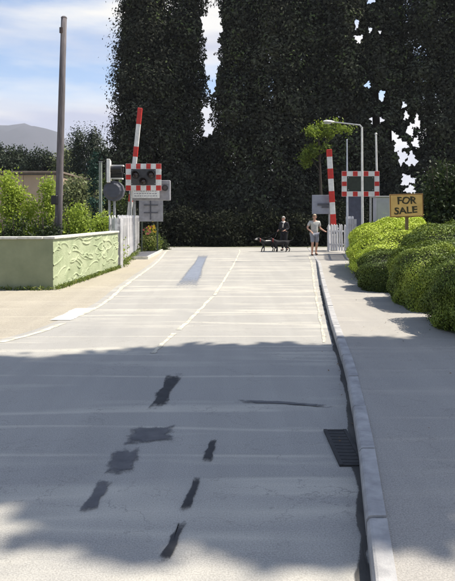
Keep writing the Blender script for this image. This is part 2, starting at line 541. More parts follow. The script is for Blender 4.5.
def worn(m):
    """the same paint or tar, worn through to the road beneath towards its ragged rim"""
    k = m.name + '_worn'
    if k in MATS: return MATS[k]
    c = m.copy(); c.name = k; t = c.node_tree
    a = t.nodes.new('ShaderNodeAttribute'); a.attribute_name = 'rim'
    co = t.nodes.new('ShaderNodeTexCoord')
    n = t.nodes.new('ShaderNodeTexNoise'); n.inputs['Scale'].default_value = 16; n.inputs['Detail'].default_value = 7; n.inputs['Roughness'].default_value = .7
    t.links.new(co.outputs['Object'], n.inputs['Vector'])
    ad = t.nodes.new('ShaderNodeMath'); ad.operation = 'ADD'
    t.links.new(a.outputs['Fac'], ad.inputs[0]); t.links.new(n.outputs['Fac'], ad.inputs[1])
    mr = t.nodes.new('ShaderNodeMapRange'); mr.inputs['From Min'].default_value = .62; mr.inputs['From Max'].default_value = .92; mr.inputs['To Max'].default_value = .92
    t.links.new(ad.outputs[0], mr.inputs['Value'])
    tr = t.nodes.new('ShaderNodeBsdfTransparent'); mx = t.nodes.new('ShaderNodeMixShader')
    t.links.new(mr.outputs[0], mx.inputs['Fac']); t.links.new(tr.outputs[0], mx.inputs[1]); t.links.new(t.nodes['Principled BSDF'].outputs[0], mx.inputs[2])
    t.links.new(mx.outputs[0], t.nodes['Material Output'].inputs['Surface'])
    MATS[k] = c
    return c
def marking(name, fx, w, y0, y1, m, parent, z=0.013, n=8, ragged=0.0, seed=0, mid=0.62):
    """painted line: a strip three faces wide, 'rim' telling how well the paint has held"""
    r = random.Random(seed)
    V, A, F = [], [], []
    for k in range(n + 1):
        y = y0 + (y1 - y0) * k / n
        x = fx(y); ww = w(y) if callable(w) else w
        a = r.uniform(-ragged, ragged); b = r.uniform(-ragged, ragged)
        for q, rm in ((-.62, 0.05), (-.25, mid), (.25, mid), (.62, 0.05)):
            V.append((x + ww * q + (a if q < 0 else b), y, z)); A.append(rm + r.uniform(-.12, .12))
        if k:
            o_ = (k - 1) * 4
            for q in range(3): F.append((o_ + q, o_ + q + 1, o_ + q + 5, o_ + q + 4))
    me = bpy.data.meshes.new(name); me.from_pydata(V, [], F)
    me.attributes.new('rim', 'FLOAT', 'POINT').data.foreach_set('value', A)
    me.materials.append(worn(m))
    return link(bpy.data.objects.new(name, me), parent)

def line_through(pts):
    g_ = sorted([gp(*p) for p in pts], key=lambda q: q[1])
    ys = [q[1] for q in g_]; xs = [q[0] for q in g_]
    return lambda y: float(np.interp(y, ys, xs))
# shade at the foot of the kerb, painted as a dark ragged strip
marking('gutter_shade', lambda y: kerb_x(y) - 0.018, 0.052, -6, 14, M_gutter_shade, road, z=0.012, n=120, ragged=0.018, seed=3)
# edge line (left), cream
marking('edge_line', lambda y: left_x(y) + 0.12, 0.10, 9.6, 30.5, M_line, road, n=60, ragged=0.012, seed=4)
marking('edge_line', lambda y: left_x(y) + 0.12, 0.10, 7.6, 9.0, M_line, road, n=10, ragged=0.012, seed=5)
wl_f = line_through(((60, 321), (86, 309)))
marking('give_way_line', wl_f, 0.30, gp(60, 321)[1], gp(86, 309)[1], M_white_line, road, z=0.016, n=5, ragged=0.02, seed=6, mid=.9)
# centre line, cream, worn dashes
cl = line_through(((240, 252), (232, 268), (215, 295), (185, 325), (160, 347), (135, 372)))
for k, (a, b) in enumerate(((7.0, 8.2), (8.45, 12.0), (12.2, 17.5), (17.8, 23.0), (23.4, 29.0))):
    marking('centre_line', cl, 0.07, a, b, M_line, road, n=14, ragged=0.012, seed=10 + k)
marking('kerb_edge_line', lambda y: kerb_x(y) - 0.10 - 0.004 * y, lambda y: 0.03 + 0.002 * y, 7.6, 24, M_line, road, z=0.0135, n=40, ragged=0.012, seed=31, mid=.4)
# patches: tar repairs and the bluish strip
def patch(name, pix, m, z=0.0135, jag=0.02, sub=5, seed=0, grow=1.22):
    """flat tar patch or coloured strip: rings from the middle (rim = 1) to the outline (rim = 0)"""
    r = random.Random(seed)
    P = [Vector((*gp(*p), 0)) for p in pix]
    c = sum(P, Vector()) / len(P)
    out = []
    for a, b in zip(P, P[1:] + P[:1]):
        for k in range(sub):
            q = a.lerp(b, k / sub)
            out.append(Vector((q.x + r.uniform(-jag, jag), q.y + r.uniform(-jag, jag) * 2, 0)))
    V = [(c.x, c.y, z)]; F = []; A = [1.0]; n = len(out); fr = (0.35, 0.7, 1.0)
    for q in fr:
        for o in out:
            p = c + (o - c) * q * grow; V.append((p.x, p.y, z)); A.append(1 - q)
    for k in range(n):
        F.append((0, 1 + k, 1 + (k + 1) % n))
        for g_ in range(len(fr) - 1):
            b0 = 1 + g_ * n; b1 = b0 + n
            F.append((b0 + k, b1 + k, b1 + (k + 1) % n, b0 + (k + 1) % n))
    me = bpy.data.meshes.new(name); me.from_pydata(V, [], F)
    me.attributes.new('rim', 'FLOAT', 'POINT').data.foreach_set('value', A)
    me.materials.append(worn(m))
    o = bpy.data.objects.new(name, me)
    return link(o, road)
patch('bluish_strip', ((199, 256), (207, 256), (198, 285), (178, 285)), M_bluepatch, seed=1, jag=0.03)  # strip bluer and darker than the road around it
for k, q in enumerate((((210, 442), (217, 442), (211, 463), (203, 462)), ((194, 480), (201, 480), (189, 513), (180, 513)), ((178, 526), (185, 526), (170, 562), (159, 562)))):
    patch('tar_dash', q, M_tar, seed=20 + k, jag=0.007)
patch('tar_patch', ((168, 377), (182, 377), (163, 408), (149, 409)), M_tar, seed=31, jag=0.02)
patch('tar_patch', ((132, 430), (172, 428), (170, 441), (127, 444)), M_oldtar, seed=32, jag=0.015)
patch('tar_patch', ((116, 452), (138, 451), (133, 474), (105, 475)), M_oldtar, seed=33, jag=0.015)
patch('tar_patch', ((98, 484), (112, 484), (96, 512), (80, 512)), M_oldtar, seed=34, jag=0.012)
patch('tar_crack', ((241, 401.5), (285, 403), (326, 406), (326, 408.5), (285, 405.5), (241, 404)), M_oldtar, seed=35, jag=0.006)

# drain: frame and bars, let into the gutter
y0, y1 = gp(345, 468)[1], gp(345, 432)[1]
xk = kerb_x((y0 + y1) / 2)
drain = thing('drain_cover', 'dark iron drain grating in the gutter beside the kerb', 'drain cover', ((xk - 0.098), (y0 + y1) / 2, 0.009))
bm = BM(); hw, hl = 0.085, (y1 - y0) / 2
for s in (-1, 1):
    box(bm, (s * (hw - .0125), 0, 0.006), (0.025, 2 * hl, 0.016)); box(bm, (0, s * (hl - .0125), 0.005), (2 * hw - 0.05, 0.025, 0.014))
obj('frame', bm, M_iron, drain)
bm = BM(); box(bm, (0, 0, -0.001), (2 * hw - 0.05, 2 * hl - 0.05, 0.006)); obj('pit', bm, mat('pit_silt', (0.035, 0.033, 0.03), rough=1), drain)
bm = BM(); box(bm, (0, 0, 0.006), (2 * hw - 0.052, 0.050, 0.010)); b0 = obj('bar', bm, M_iron, drain)
nb = 10
for k in range(nb):
    yy = -hl + 0.06 + (2 * hl - 0.12) * k / (nb - 1)
    if k == 0: b0.location = (0, yy, 0)
    else: inst(b0, drain, (0, yy, 0))

# ------------------------------------------------------------------ hills
bm = BM()
def hill_ridge(px):
    pts = [(-420, 170), (-300, 160), (-160, 150), (-60, 140), (-10, 128), (12, 124), (25, 120), (40, 122), (58, 132), (72, 142), (90, 168), (110, 190), (140, 205), (600, 208)]
    return float(np.interp(px, [p[0] for p in pts], [p[1] for p in pts]))
D = 1900.0
prev = None
hr = np.random.default_rng(3)
nx, ny = 90, 10
grid = []
for a in range(nx + 1):
    px = -420 + 1000 * a / nx
    zt = za(hill_ridge(px), D) * .97 + hr.normal(0, 3) + 6 * math.sin(px * .13)
    col = []
    for b in range(ny + 1):
        t = b / ny
        s = math.sin(t * math.pi)
        yy = D - 600 + 1200 * t
        col.append(bm.verts.new((xa(px, D), yy, max(-0.6, -0.6 + max(zt, 6) * s ** 1.3 + (hr.normal(0, 9) if 0 < b < ny and b != ny // 2 else 0)))))
    grid.append(col)
for a in range(nx):
    for b in range(ny):
        bm.faces.new((grid[a][b], grid[a + 1][b], grid[a + 1][b + 1], grid[a][b + 1]))
obj('hills', bm, M_hill, smooth=True, kind='structure')

# ------------------------------------------------------------------ air
bm = BM(); box(bm, (0, 0, 169.0), (6100, 6100, 342))
hz_m = bpy.data.materials.new('pale_air'); hz_m.use_nodes = True
hz_m.node_tree.nodes.clear()
hv = hz_m.node_tree.nodes.new('ShaderNodeVolumePrincipled')
hv.inputs['Color'].default_value = (0.86, 0.89, 1.0, 1)
hv.inputs['Density'].default_value = 0.00022
hv.inputs['Anisotropy'].default_value = 0.1
ho = hz_m.node_tree.nodes.new('ShaderNodeOutputMaterial')
hz_m.node_tree.links.new(hv.outputs[0], ho.inputs['Volume'])
obj('haze', bm, hz_m, kind='stuff')

# ------------------------------------------------------------------ green garden wall
WA = Vector((xa(53, 13.15), 13.15)); WB = Vector((xa(118, 18.8), 18.8)); WC = Vector((-13.0, 13.4))
WH = 1.17
wall = thing('garden_wall', 'green rendered garden wall turning a corner beside the wooden pole', 'wall', (WA.x, WA.y, 0))
def wall_panel(a, b, m, name, swirl=False):
    a = Vector((a.x - WA.x, a.y - WA.y)); b = Vector((b.x - WA.x, b.y - WA.y))
    d = (b - a); ln = d.length; d = d / ln; nrm = Vector((d.y, -d.x))
    if (name == 'side_panel' and nrm.x < 0) or (name == 'front_panel' and nrm.y > 0):
        nrm = -nrm
    th = 0.22
    bm = BM()
    if not swirl:
        q = [a, b, b - nrm * th, a - nrm * th]
        prism(bm, [(v.x, v.y) for v in q], 0, WH - 0.06)
        bmesh.ops.recalc_face_normals(bm, faces=bm.faces[:])
        return obj(name, bm, m, wall)
    # trowelled relief: real ridges pushed out of a fine grid
    nu, nv = 260, 70
    rr = random.Random(5)
    ridges = []
    for k in range(75):
        u0, v0 = rr.uniform(0, ln), rr.uniform(0.05, 1.1)
        ridges.append((u0, v0, rr.uniform(0.12, 0.5), rr.uniform(-0.5, 0.6), rr.uniform(0.04, 0.12) * rr.choice((-1, 1)), rr.uniform(0.012, 0.024), rr.uniform(0.012, 0.03)))
    U, V = np.meshgrid(np.linspace(0, ln, nu + 1), np.linspace(0, WH - 0.06, nv + 1), indexing='ij')
    H = np.zeros_like(U)
    for (u0, v0, L_, sl, cur, w, h) in ridges:
        u = (U - u0) / L_
        dv = V - (v0 + sl * (U - u0) * 0.6 + cur * (u * u))
        H = np.maximum(H, h * np.exp(-(dv / w) ** 2) * np.clip(1.2 - np.abs(u) ** 4 * 1.2, 0, 1) * (np.abs(u) < 1))
    H += np.random.default_rng(2).normal(0, 0.0012, H.shape)
    vv = [[bm.verts.new((a.x + d.x * U[i, j] + nrm.x * H[i, j], a.y + d.y * U[i, j] + nrm.y * H[i, j], V[i, j])) for j in range(nv + 1)] for i in range(nu + 1)]
    for i in range(nu):
        for j in range(nv):
            bm.faces.new((vv[i][j], vv[i + 1][j], vv[i + 1][j + 1], vv[i][j + 1]))
    q = [a - nrm * 0.002, b - nrm * 0.002, b - nrm * th, a - nrm * th]
    prism(bm, [(v.x, v.y) for v in q], 0, WH - 0.061)
    return obj(name, bm, m, wall, smooth=False)
wall_panel(WC, WA + Vector((-0.003, 0)), M_shaded_render, 'front_panel')
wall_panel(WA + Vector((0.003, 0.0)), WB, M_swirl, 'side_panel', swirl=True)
def coping(a, b, n):
    a = Vector((a.x - WA.x, a.y - WA.y)); b = Vector((b.x - WA.x, b.y - WA.y))
    d = (b - a); ln = d.length; ang = math.atan2(d.y, d.x); d = d / ln
    inw = Vector((-d.y, d.x)) if True else None
    if inw.dot(Vector((-1, 0.7))) < 0: inw = -inw
    src = None
    for k in range(n):
        c = a + d * (ln * (k + 0.5) / n) + inw * 0.10
        if src is None:
            bm = BM(); box(bm, (0, 0, 0), (ln / n - 0.008, 0.29, 0.055), bev=0.008)
            src = obj('coping_stone', bm, M_coping, wall); o = src
        else:
            o = inst(src, wall)
        o.location = (c.x, c.y, WH - 0.03 + random.uniform(-.003, .003)); o.rotation_euler = (0, 0, ang)
coping(WC, WA + Vector((-0.22, 0.0)), 16)
coping(WA + Vector((0.0, -0.02)), WB, 10)

# ------------------------------------------------------------------ picket fences
def picket_mesh(h, w, th, name, m):
    bm = BM()
    prism(bm, [(-w / 2, -th / 2), (w / 2, -th / 2), (w / 2, th / 2), (-w / 2, th / 2)], 0.06, h - w * 0.7)
    top = [bm.verts.new(p) for p in ((-w / 2, -th / 2, h - w * .7), (w / 2, -th / 2, h - w * .7), (w / 2, th / 2, h - w * .7), (-w / 2, th / 2, h - w * .7), (0, -th / 2, h), (0, th / 2, h))]
    for f in ((0, 1, 4), (2, 3, 5), (1, 2, 5, 4), (3, 0, 4, 5)):
        bm.faces.new([top[k] for k in f])
    me = bpy.data.meshes.new(name); bm.to_mesh(me); bm.free(); me.materials.append(m)
    return me
def picket_fence(label, pts, h, step, w, m, hs=None, seed=0):
    r = random.Random(seed)
    p0 = Vector(pts[0])
    f = thing('picket_fence', label, 'fence', (p0.x, p0.y, 0))
    me = picket_mesh(1.0, w, 0.022, 'picket', m)
    tot = 0
    for a, b in zip(pts[:-1], pts[1:]):
        a = Vector(a) - p0; b = Vector(b) - p0
        d = b - a; ln = d.length; ang = math.atan2(d.y, d.x); d /= ln
        n = max(2, int(ln / step))
        for k in range(n):
            c = a + d * (ln * (k + .5) / n)
            o = bpy.data.objects.new('picket', me); link(o, f)
            hh = h(tot + ln * (k + .5) / n) if callable(h) else h
            o.location = (c.x, c.y, 0); o.rotation_euler = (r.gauss(0, .012), r.gauss(0, .012), ang); o.scale = (1, 1, hh + r.uniform(-.015, .015))
        nrm = Vector((-d.y, d.x)) * 0.03
        hh0 = h(tot) if callable(h) else h
        for z in (0.35, hh0 - 0.32):
            bm = BM(); c = (a + b) / 2 + nrm
            box(bm, (c.x, c.y, z), (ln, 0.035, 0.08), Matrix.Rotation(ang, 3, 'Z')); obj('rail', bm, m, f)
        np_ = max(2, int(ln / 2.4) + 1)
        for k in range(np_):
            c = a + d * (ln * k / (np_ - 1)) + nrm * 2.6
            bm = BM(); box(bm, (c.x, c.y, hh0 * .47), (0.09, 0.09, hh0 * .94), Matrix.Rotation(ang, 3, 'Z')); obj('post', bm, m, f)
        tot += ln
    return f
fa = Vector((xa(118, 18.9) + 0.02, 18.95)); fb = Vector((xa(139, 28.5), 28.5))
picket_fence('tall pale picket fence running from the end of the green wall to the crossing', [(xa(109, 19.5), 19.5), (fa.x, fa.y), (fb.x, fb.y)], 1.66, 0.125, 0.085, M_picket, seed=1)
ra = Vector((xa(328, 27.6), 27.6)); rb = Vector((xa(346, 26.9), 26.9)); 
picket_fence('short white picket fence behind the right barrier', [(ra.x, ra.y), (rb.x, rb.y)], 1.28, 0.125, 0.08, M_picket, seed=2)
rc = Vector((xa(346.5, 26.2), 26.2)); rd = Vector((xa(353, 21.5), 21.5))
picket_fence('tall grey picket fence between the footpath and the hedge end', [(rc.x, rc.y), (rd.x, rd.y)], 1.62, 0.115, 0.08, M_gpicket, seed=3)

# ------------------------------------------------------------------ barriers
def barrier(label, bx, by, top_px, top_py, bot_px, bands, r0, r1):
    """raised barrier boom: base at (bx, by), striped; bands = photo rows of the red bands"""
    b = thing('crossing_barrier', label, 'barrier', (bx, by, 0), 0, 'raised barriers at the crossing')
    zt = za(top_py, by); xt = xa(top_px, by) - bx
    z0 = 0.75
    x0 = xa(bot_px, by) - bx
    P0 = Vector((x0, 0, z0)); P1 = Vector((xt, 0, zt))
    bm = BM(); box(bm, tuple((P0 + P1) / 2), (r0 * 1.6, r0 * 1.1, (P1 - P0).length), Vector((0, 0, 1)).rotation_difference(P1 - P0).to_matrix(), bev=0.012)
    obj('boom', bm, M_white, b)
    for ya, yb in bands:
        za0, zb0 = za(yb, by), za(ya, by)
        t = ((za0 + zb0) / 2 - z0) / (zt - z0)
        c = P0.lerp(P1, t); hh = (zb0 - za0)
        bm = BM(); box(bm, tuple(c), (r0 * 1.6 + 0.008, r0 * 1.1 + 0.008, hh), Vector((0, 0, 1)).rotation_difference(P1 - P0).to_matrix(), bev=0.012)
        obj('red_band', bm, M_red, b)
    # machine housing, pivot and counterweight arm
    bm = BM(); box(bm, (x0, 0.36, 0.52), (0.46, 0.42, 1.04), bev=0.03); box(bm, (x0, 0.36, 1.065), (0.52, 0.48, 0.05), bev=0.015)
    hs = obj('housing', bm, M_galv, b)
    bm = BM(); box(bm, (x0, 0.1465, 0.5), (0.34, 0.006, 0.7)); obj('door', bm, M_greym, hs)
    bm = BM(); cyl(bm, (x0, -0.09, 0.86), (x0, 0.15, 0.86), 0.09, n=14); obj('pivot', bm, M_dgreym, b)
    bm = BM(); box(bm, (x0, 0.62, 0.66), (0.09, 0.05, 0.75)); box(bm, (x0, 0.62, 0.36), (0.3, 0.1, 0.24), bev=0.02); obj('counterweight', bm, M_dgreym, b)
    return b
by = 25.6
barrier('left raised barrier with red and white bands beyond the signal board', xa(128, by), by, 140.2, 108, 127, [(108, 124.5), (146.5, 157), (194, 202)], 0.115, 0.1)
by = 28.0
barrier('right raised barrier with red and white bands near the standing man', xa(333, by), by, 329, 149.5, 334, [(149.5, 157), (168.5, 179), (191, 202.5), (214, 225)], 0.145, 0.12)

# ------------------------------------------------------------------ flashing-light signals
def signal(label, loc, rz, w, h, zc, post_pts, front=True, board=M_board, plate=True):
    s = thing('crossing_signal', label, 'signal', loc, rz, 'crossing light boards')
    fr = 0.16 * h / 0.8 * 1.0
    bm = BM(); box(bm, (0, 0, zc), (w - 2 * fr + 0.01, 0.03, h - 2 * fr + 0.01)); obj('backboard', bm, board, s)
    nx, ny = 7, 5
    # white border with red squares let on to it
    bm = BM()
    box(bm, (0, 0, zc + h / 2 - fr / 2), (w, 0.05, fr)); box(bm, (0, 0, zc - h / 2 + fr / 2), (w, 0.05, fr))
    box(bm, (w / 2 - fr / 2, 0, zc), (fr, 0.05, h - 2 * fr)); box(bm, (-w / 2 + fr / 2, 0, zc), (fr, 0.05, h - 2 * fr))
    obj('border', bm, M_white, s)
    src = None
    cells = [(i, 0) for i in range(0, nx, 2)] + [(i, ny - 1) for i in range(0, nx, 2)] + [(0, 2), (nx - 1, 2)]
    for i, j in cells:
        x = -w / 2 + w * (i + .5) / nx; z = zc - h / 2 + h * (j + .5) / ny
        sx = w / nx * 0.98; sz = h / ny * 0.98
        if j in (0, ny - 1): z = zc + (1 if j else -1) * (h / 2 - fr / 2); sz = fr + 0.004
        if i in (0, nx - 1): x = (1 if i else -1) * (w / 2 - fr / 2); sx = fr + 0.004
        bm = BM(); box(bm, (x, 0, z), (sx, 0.056, sz), bev=0.012); obj('red_square', bm, M_red, s)
    def lamp(x, z, r):
        bm = BM(); cyl(bm, (x, -0.015, z), (x, -0.07, z), r * 1.25, n=18); L_ = obj('lamp', bm, M_black, s)
        bm = BM(); ball(bm, (x, -0.072, z), r, 14, 8, (1, 0.25, 1)); obj('lens', bm, M_lens, L_, smooth=True)
        bm = BM(); n = 12
        ins = []; 
        for k in range(n + 1):
            a = math.pi * (-0.12 + 1.24 * k / n)
            ln = 0.24 * (0.45 + 0.55 * math.sin(min(max(a, 0), math.pi)))
            c_, s_ = math.cos(a), math.sin(a)
            ins.append([bm.verts.new((x + c_ * r * q, yy, z + s_ * r * q)) for q, yy in ((1.22, -0.05), (1.22, -0.05 - ln), (1.12, -0.05 - ln), (1.12, -0.05))])
        for a_, b_ in zip(ins[:-1], ins[1:]):
            for q in range(4):
                bm.faces.new((a_[q], a_[(q + 1) % 4], b_[(q + 1) % 4], b_[q]))
        obj('hood', bm, M_black, L_)
    if front:
        lamp(-w * 0.215, zc + h * 0.09, h * 0.115); lamp(w * 0.215, zc + h * 0.09, h * 0.115); lamp(0, zc - h * 0.16, h * 0.115)
    else:
        for x, z in ((-w * .21, zc + h * .08), (w * .21, zc + h * .08), (0, zc - h * .14)):
            bm = BM(); cyl(bm, (x, 0.015, z), (x, 0.13, z), h * .12, n=16); obj('lamp_casing', bm, M_black, s)
    for (a, b, r) in post_pts:
        bm = BM(); cyl(bm, a, b, r, n=12); obj('post', bm, M_galv, s)
    for x in (-w * .36, w * .36):
        for z in (zc - h * .24, zc + h * .24):
            bm = BM(); cyl(bm, (x * .9, -0.014, z), (x * .9, -0.028, z), 0.018, n=6); obj('bolt', bm, M_galv, s)
    bm = BM(); box(bm, (0, 0.05, zc + h * .2), (w * .7, 0.035, 0.06)); box(bm, (0, 0.05, zc - h * .2), (w * .7, 0.035, 0.06)); obj('bracket', bm, M_dgreym, s)
    return s
Y1 = 24.6
sx = xa(143.5, Y1); zc = za(177.2, Y1)
s1 = signal('light board facing the road with three dark lamps in a red and white border', (sx, Y1, 0), 0.0, 35.5 * Y1 / FPX, 27 * Y1 / FPX, zc,
            [((xa(130.5, Y1) - sx, 0.12, 0), (xa(130.5, Y1) - sx, 0.12, zc + .45), 0.05)])
# white notice with illegible lines under the board (held to the same post)
pl = thing('notice_plate', 'small white notice with rows of tiny print under the light board', 'notice', (xa(146, Y1), Y1 + 0.0, za(193.5, Y1)))
KN = Y1 / 20.6
bm = BM(); box(bm, (0, 0, 0), (27 * Y1 / FPX, 0.012, 9.0 * Y1 / FPX), bev=0.003); obj('panel', bm, M_white, pl)
M_faint = mat('faded_print', (0.30, 0.29, 0.30), rough=0.6)
rr = random.Random(4)
bm = BM()
for row in range(3):
    x = -0.40 * KN
    while x < 0.34 * KN:
        w_ = rr.uniform(0.03, 0.10)
        box(bm, (x + w_ / 2, -0.0075, 0.10 - row * 0.10), (w_, 0.003, 0.036), Matrix.Rotation(rr.uniform(-.12, .12), 3, 'Y')); x += w_ + 0.03
obj('print', bm, M_faint, pl, kind='stuff')

# grey lineside box behind it, with a dark round lens at its right end
Y2 = 25.2
eb = thing('lineside_box', 'long grey equipment box behind the light board with a dark lens at its right end', 'equipment box', (xa(151, Y2), Y2, za(190.5, Y2)))
bm = BM(); box(bm, (0, 0, 0), (39 * Y2 / FPX, 0.3, 20 * Y2 / FPX), bev=0.02); obj('casing', bm, M_greym, eb)
bm = BM(); box(bm, (0.0, -0.16, 0.30), (1.5, 0.02, 0.04)); obj('lid_edge', bm, M_galv, eb)
bm = BM(); cyl(bm, (xa(165.5, Y2) - xa(151, Y2), -0.15, 0.10), (xa(165.5, Y2) - xa(151, Y2), -0.24, 0.10), 0.125, n=16); ln_ = obj('lens_hood', bm, M_black, eb)
bm = BM(); cyl(bm, (xa(165.5, Y2) - xa(151, Y2), -0.235, 0.10), (xa(165.5, Y2) - xa(151, Y2), -0.245, 0.10), 0.09, n=16); obj('lens', bm, M_lens, ln_)
bm = BM(); cyl(bm, (xa(134, Y2) - xa(151, Y2), 0.1, -za(190.5, Y2)), (xa(134, Y2) - xa(151, Y2), 0.1, -0.3), 0.06); obj('post', bm, M_galv, eb)
# grey sign seen from behind, with its rails
Y3 = 26.8
cs = thing('sign_back', 'plain grey sign turned away, with a dark H-shaped frame on its back', 'sign', (xa(151, Y3), Y3, 0))
zb = za(210, Y3)
bm = BM(); box(bm, (0, 0, zb), (24 * Y3 / FPX, 0.012, 23 * Y3 / FPX), bev=0.003); obj('plate', bm, M_greym, cs)
for dx in (-.02,):
    bm = BM(); box(bm, (dx, -0.03, zb), (0.05, 0.04, 0.86)); obj('rail', bm, M_dgreym, cs)
bm = BM(); box(bm, (0, -0.025, zb - 0.12), (0.62, 0.03, 0.05)); obj('rail', bm, M_dgreym, cs)
bm = BM(); box(bm, (0, -0.025, zb + 0.22), (0.62, 0.03, 0.04)); obj('rail', bm, M_dgreym, cs)
for dx in (-.42, .28):
    bm = BM(); cyl(bm, (dx, 0.05, 0), (dx, 0.05, zb + .3), 0.038); obj('post', bm, mat('dark_green_paint', (0.035, 0.05, 0.035), rough=.6), cs)

# second light board further left, seen edge-on
Y4 = 23.2
s2 = thing('side_signal', 'dark light board seen almost edge-on at the far left with black hoods and white edge', 'signal', (xa(113, Y4), Y4, 0), 0, 'crossing light boards')
zc = za(171, Y4)
def at4(px, py): return (xa(px, Y4) - xa(113, Y4), za(py, Y4))
x_, z_ = at4(109, 171.5)
bm = BM(); box(bm, (x_, 0, z_), (0.13, 0.95, 23 * Y4 / FPX), Matrix.Rotation(R(8), 3, 'Z'), bev=0.01); obj('border', bm, M_white, s2)
bm = BM(); box(bm, (x_ - 0.095, 0, z_), (0.05, 0.72, 0.62), Matrix.Rotation(R(8), 3, 'Z')); obj('backboard', bm, M_board, s2)
for dy, dz in ((-.22, .07), (.22, .07), (0, -.13)):
    bm = BM(); cyl(bm, (x_ + .06, dy, z_ + dz), (x_ + .52, dy, z_ + dz), 0.12, 0.13, n=14); obj('hood', bm, M_black, s2)
bm = BM(); box(bm, (at4(117, 165)[0], 0.1, at4(117, 165.5)[1]), (0.48, 0.3, 0.05)); box(bm, (at4(117, 165)[0], 0.1, at4(117, 178.5)[1]), (0.42, 0.3, 0.05)); obj('hood_frame', bm, M_white, s2)
bm = BM(); cyl(bm, (x_, 0.1, 0), (x_, 0.1, z_), 0.05); obj('post', bm, M_galv, s2)
x_, z_ = at4(114, 191)
bm = BM(); cyl(bm, (x_, -0.16, z_), (x_, 0.2, z_), 0.40, 0.40, n=12); obj('bell_drum', bm, M_dgreym, s2)
bm = BM(); cyl(bm, (x_, -0.22, z_), (x_, -0.16, z_), 0.26, 0.34, n=12); obj('bell_face', bm, mat('slate_paint', (0.075, 0.08, 0.10), rough=0.5), s2)
bm = BM(); cyl(bm, (x_, 0.1, 0), (x_, 0.1, z_ - .2), 0.05); obj('post', bm, M_galv, s2)

# plain grey-green post left of it
Y5 = 21.0
gpst = thing('metal_post', 'plain thin grey-green post behind the wall near the picket fence', 'post', (xa(100.5, Y5), Y5, 0))
bm = BM(); box(bm, (0, 0, za(162, Y5) / 2), (0.10, 0.10, za(162, Y5)), bev=0.012); obj('shaft', bm, mat('grey_green_paint', (0.26, 0.29, 0.25), (0.18, 0.2, 0.17), rough=0.6), gpst)
bm = BM(); box(bm, (0, 0, za(162, Y5) + .012), (0.12, 0.12, 0.022)); obj('cap', bm, M_greym, gpst)

# right-hand light board, seen from the back, and the boxes and poles round it
Y6 = 22.4
zc = za(183.5, Y6)
s3 = signal('light board seen from behind with red and white border on the right of the crossing', (xa(362, Y6), Y6 + .25, 0), 0.0, 38 * Y6 / FPX, 25.5 * Y6 / FPX, zc,
            [((0.40, 0.10, 0), (0.40, 0.10, zc + .3), 0.04)], front=False, board=M_boardback)
def lone_pole(label, px0, px1, py1, y, r0, r1, m, name='steel_pole', cat='pole', knob=True):
    p = thing(name, label, cat, (xa(px0, y), y, 0))
    dx = xa(px1, y) - xa(px0, y); zt = za(py1, y)
    bm = BM(); tube(bm, [(0, 0, 0), (dx * .5, 0, zt * .5), (dx, 0, zt)], [r0, (r0 + r1) / 2, r1], 10); obj('shaft', bm, m, p, smooth=False)
    bm = BM(); cyl(bm, (0, 0, 0), (0, 0, 0.25), r0 * 1.6, r0 * 1.5); obj('collar', bm, m, p)
    if knob:
        bm = BM(); ball(bm, (dx, 0, zt), r1 * 1.5, 8, 6); obj('finial', bm, m, p)
    return p
lone_pole('pale slim pole with a pointed top between the barrier and the light board', 347.3, 347, 140, 24.2, 0.055, 0.022, mat('pale_blue_paint', (0.50, 0.54, 0.60), rough=0.5))
lone_pole('white slim pole rising behind the right edge of the light board', 378.5, 376, 134, 23.6, 0.05, 0.035, M_white)
# street lamp
Y7 = 22.0
sl = thing('street_lamp', 'tall white street lamp with its arm reaching left over the crossing', 'street lamp', (xa(362.5, Y7), Y7, 0))
zt = za(124.5, Y7)
bm = BM(); tube(bm, [(0, 0, 0), (0, 0, 1.2), (0, 0, 1.22), (-.02, 0, zt - .1)], [0.075, 0.075, 0.045, 0.036], 10); obj('column', bm, M_white, sl)
ax = xa(333, Y7) - xa(362.5, Y7); az = za(122.5, Y7)
bm = BM(); tube(bm, [(-.02, 0, zt - .12), (-.10, 0, zt - .02), (-.3, 0, zt), (ax, 0, az + .02)], [0.034, 0.03, 0.026, 0.024], 8); obj('arm', bm, M_galv, sl)
hx = xa(323.5, Y7) - xa(362.5, Y7)
bm = BM()
hd = [(ax + .05, .04, .03), (ax - .08, .07, .055), (ax - .22, .085, .06), (hx, .05, .03)]
rings = []
for x, hw_, hh_ in hd:
    zc_ = az + .02 + (x - ax) * -.06
    rings.append([bm.verts.new((x, hw_ * math.cos(a), zc_ + hh_ * math.sin(a) * (1 if math.sin(a) > 0 else .6))) for a in [2 * math.pi * k / 10 for k in range(10)]])
for a_, b_ in zip(rings[:-1], rings[1:]):
    for k in range(10): bm.faces.new((a_[k], a_[(k + 1) % 10], b_[(k + 1) % 10], b_[k]))
bm.faces.new(rings[0][::-1]); bm.faces.new(rings[-1])
bmesh.ops.recalc_face_normals(bm, faces=bm.faces[:])
hd_o = obj('lamp_head', bm, M_white, sl)
bm = BM(); box(bm, (ax - .2, 0, az - .03), (0.26, 0.11, 0.03), bev=.01); obj('lamp_glass', bm, mat('lamp_glass', (0.5, 0.52, 0.52), rough=.15), hd_o)

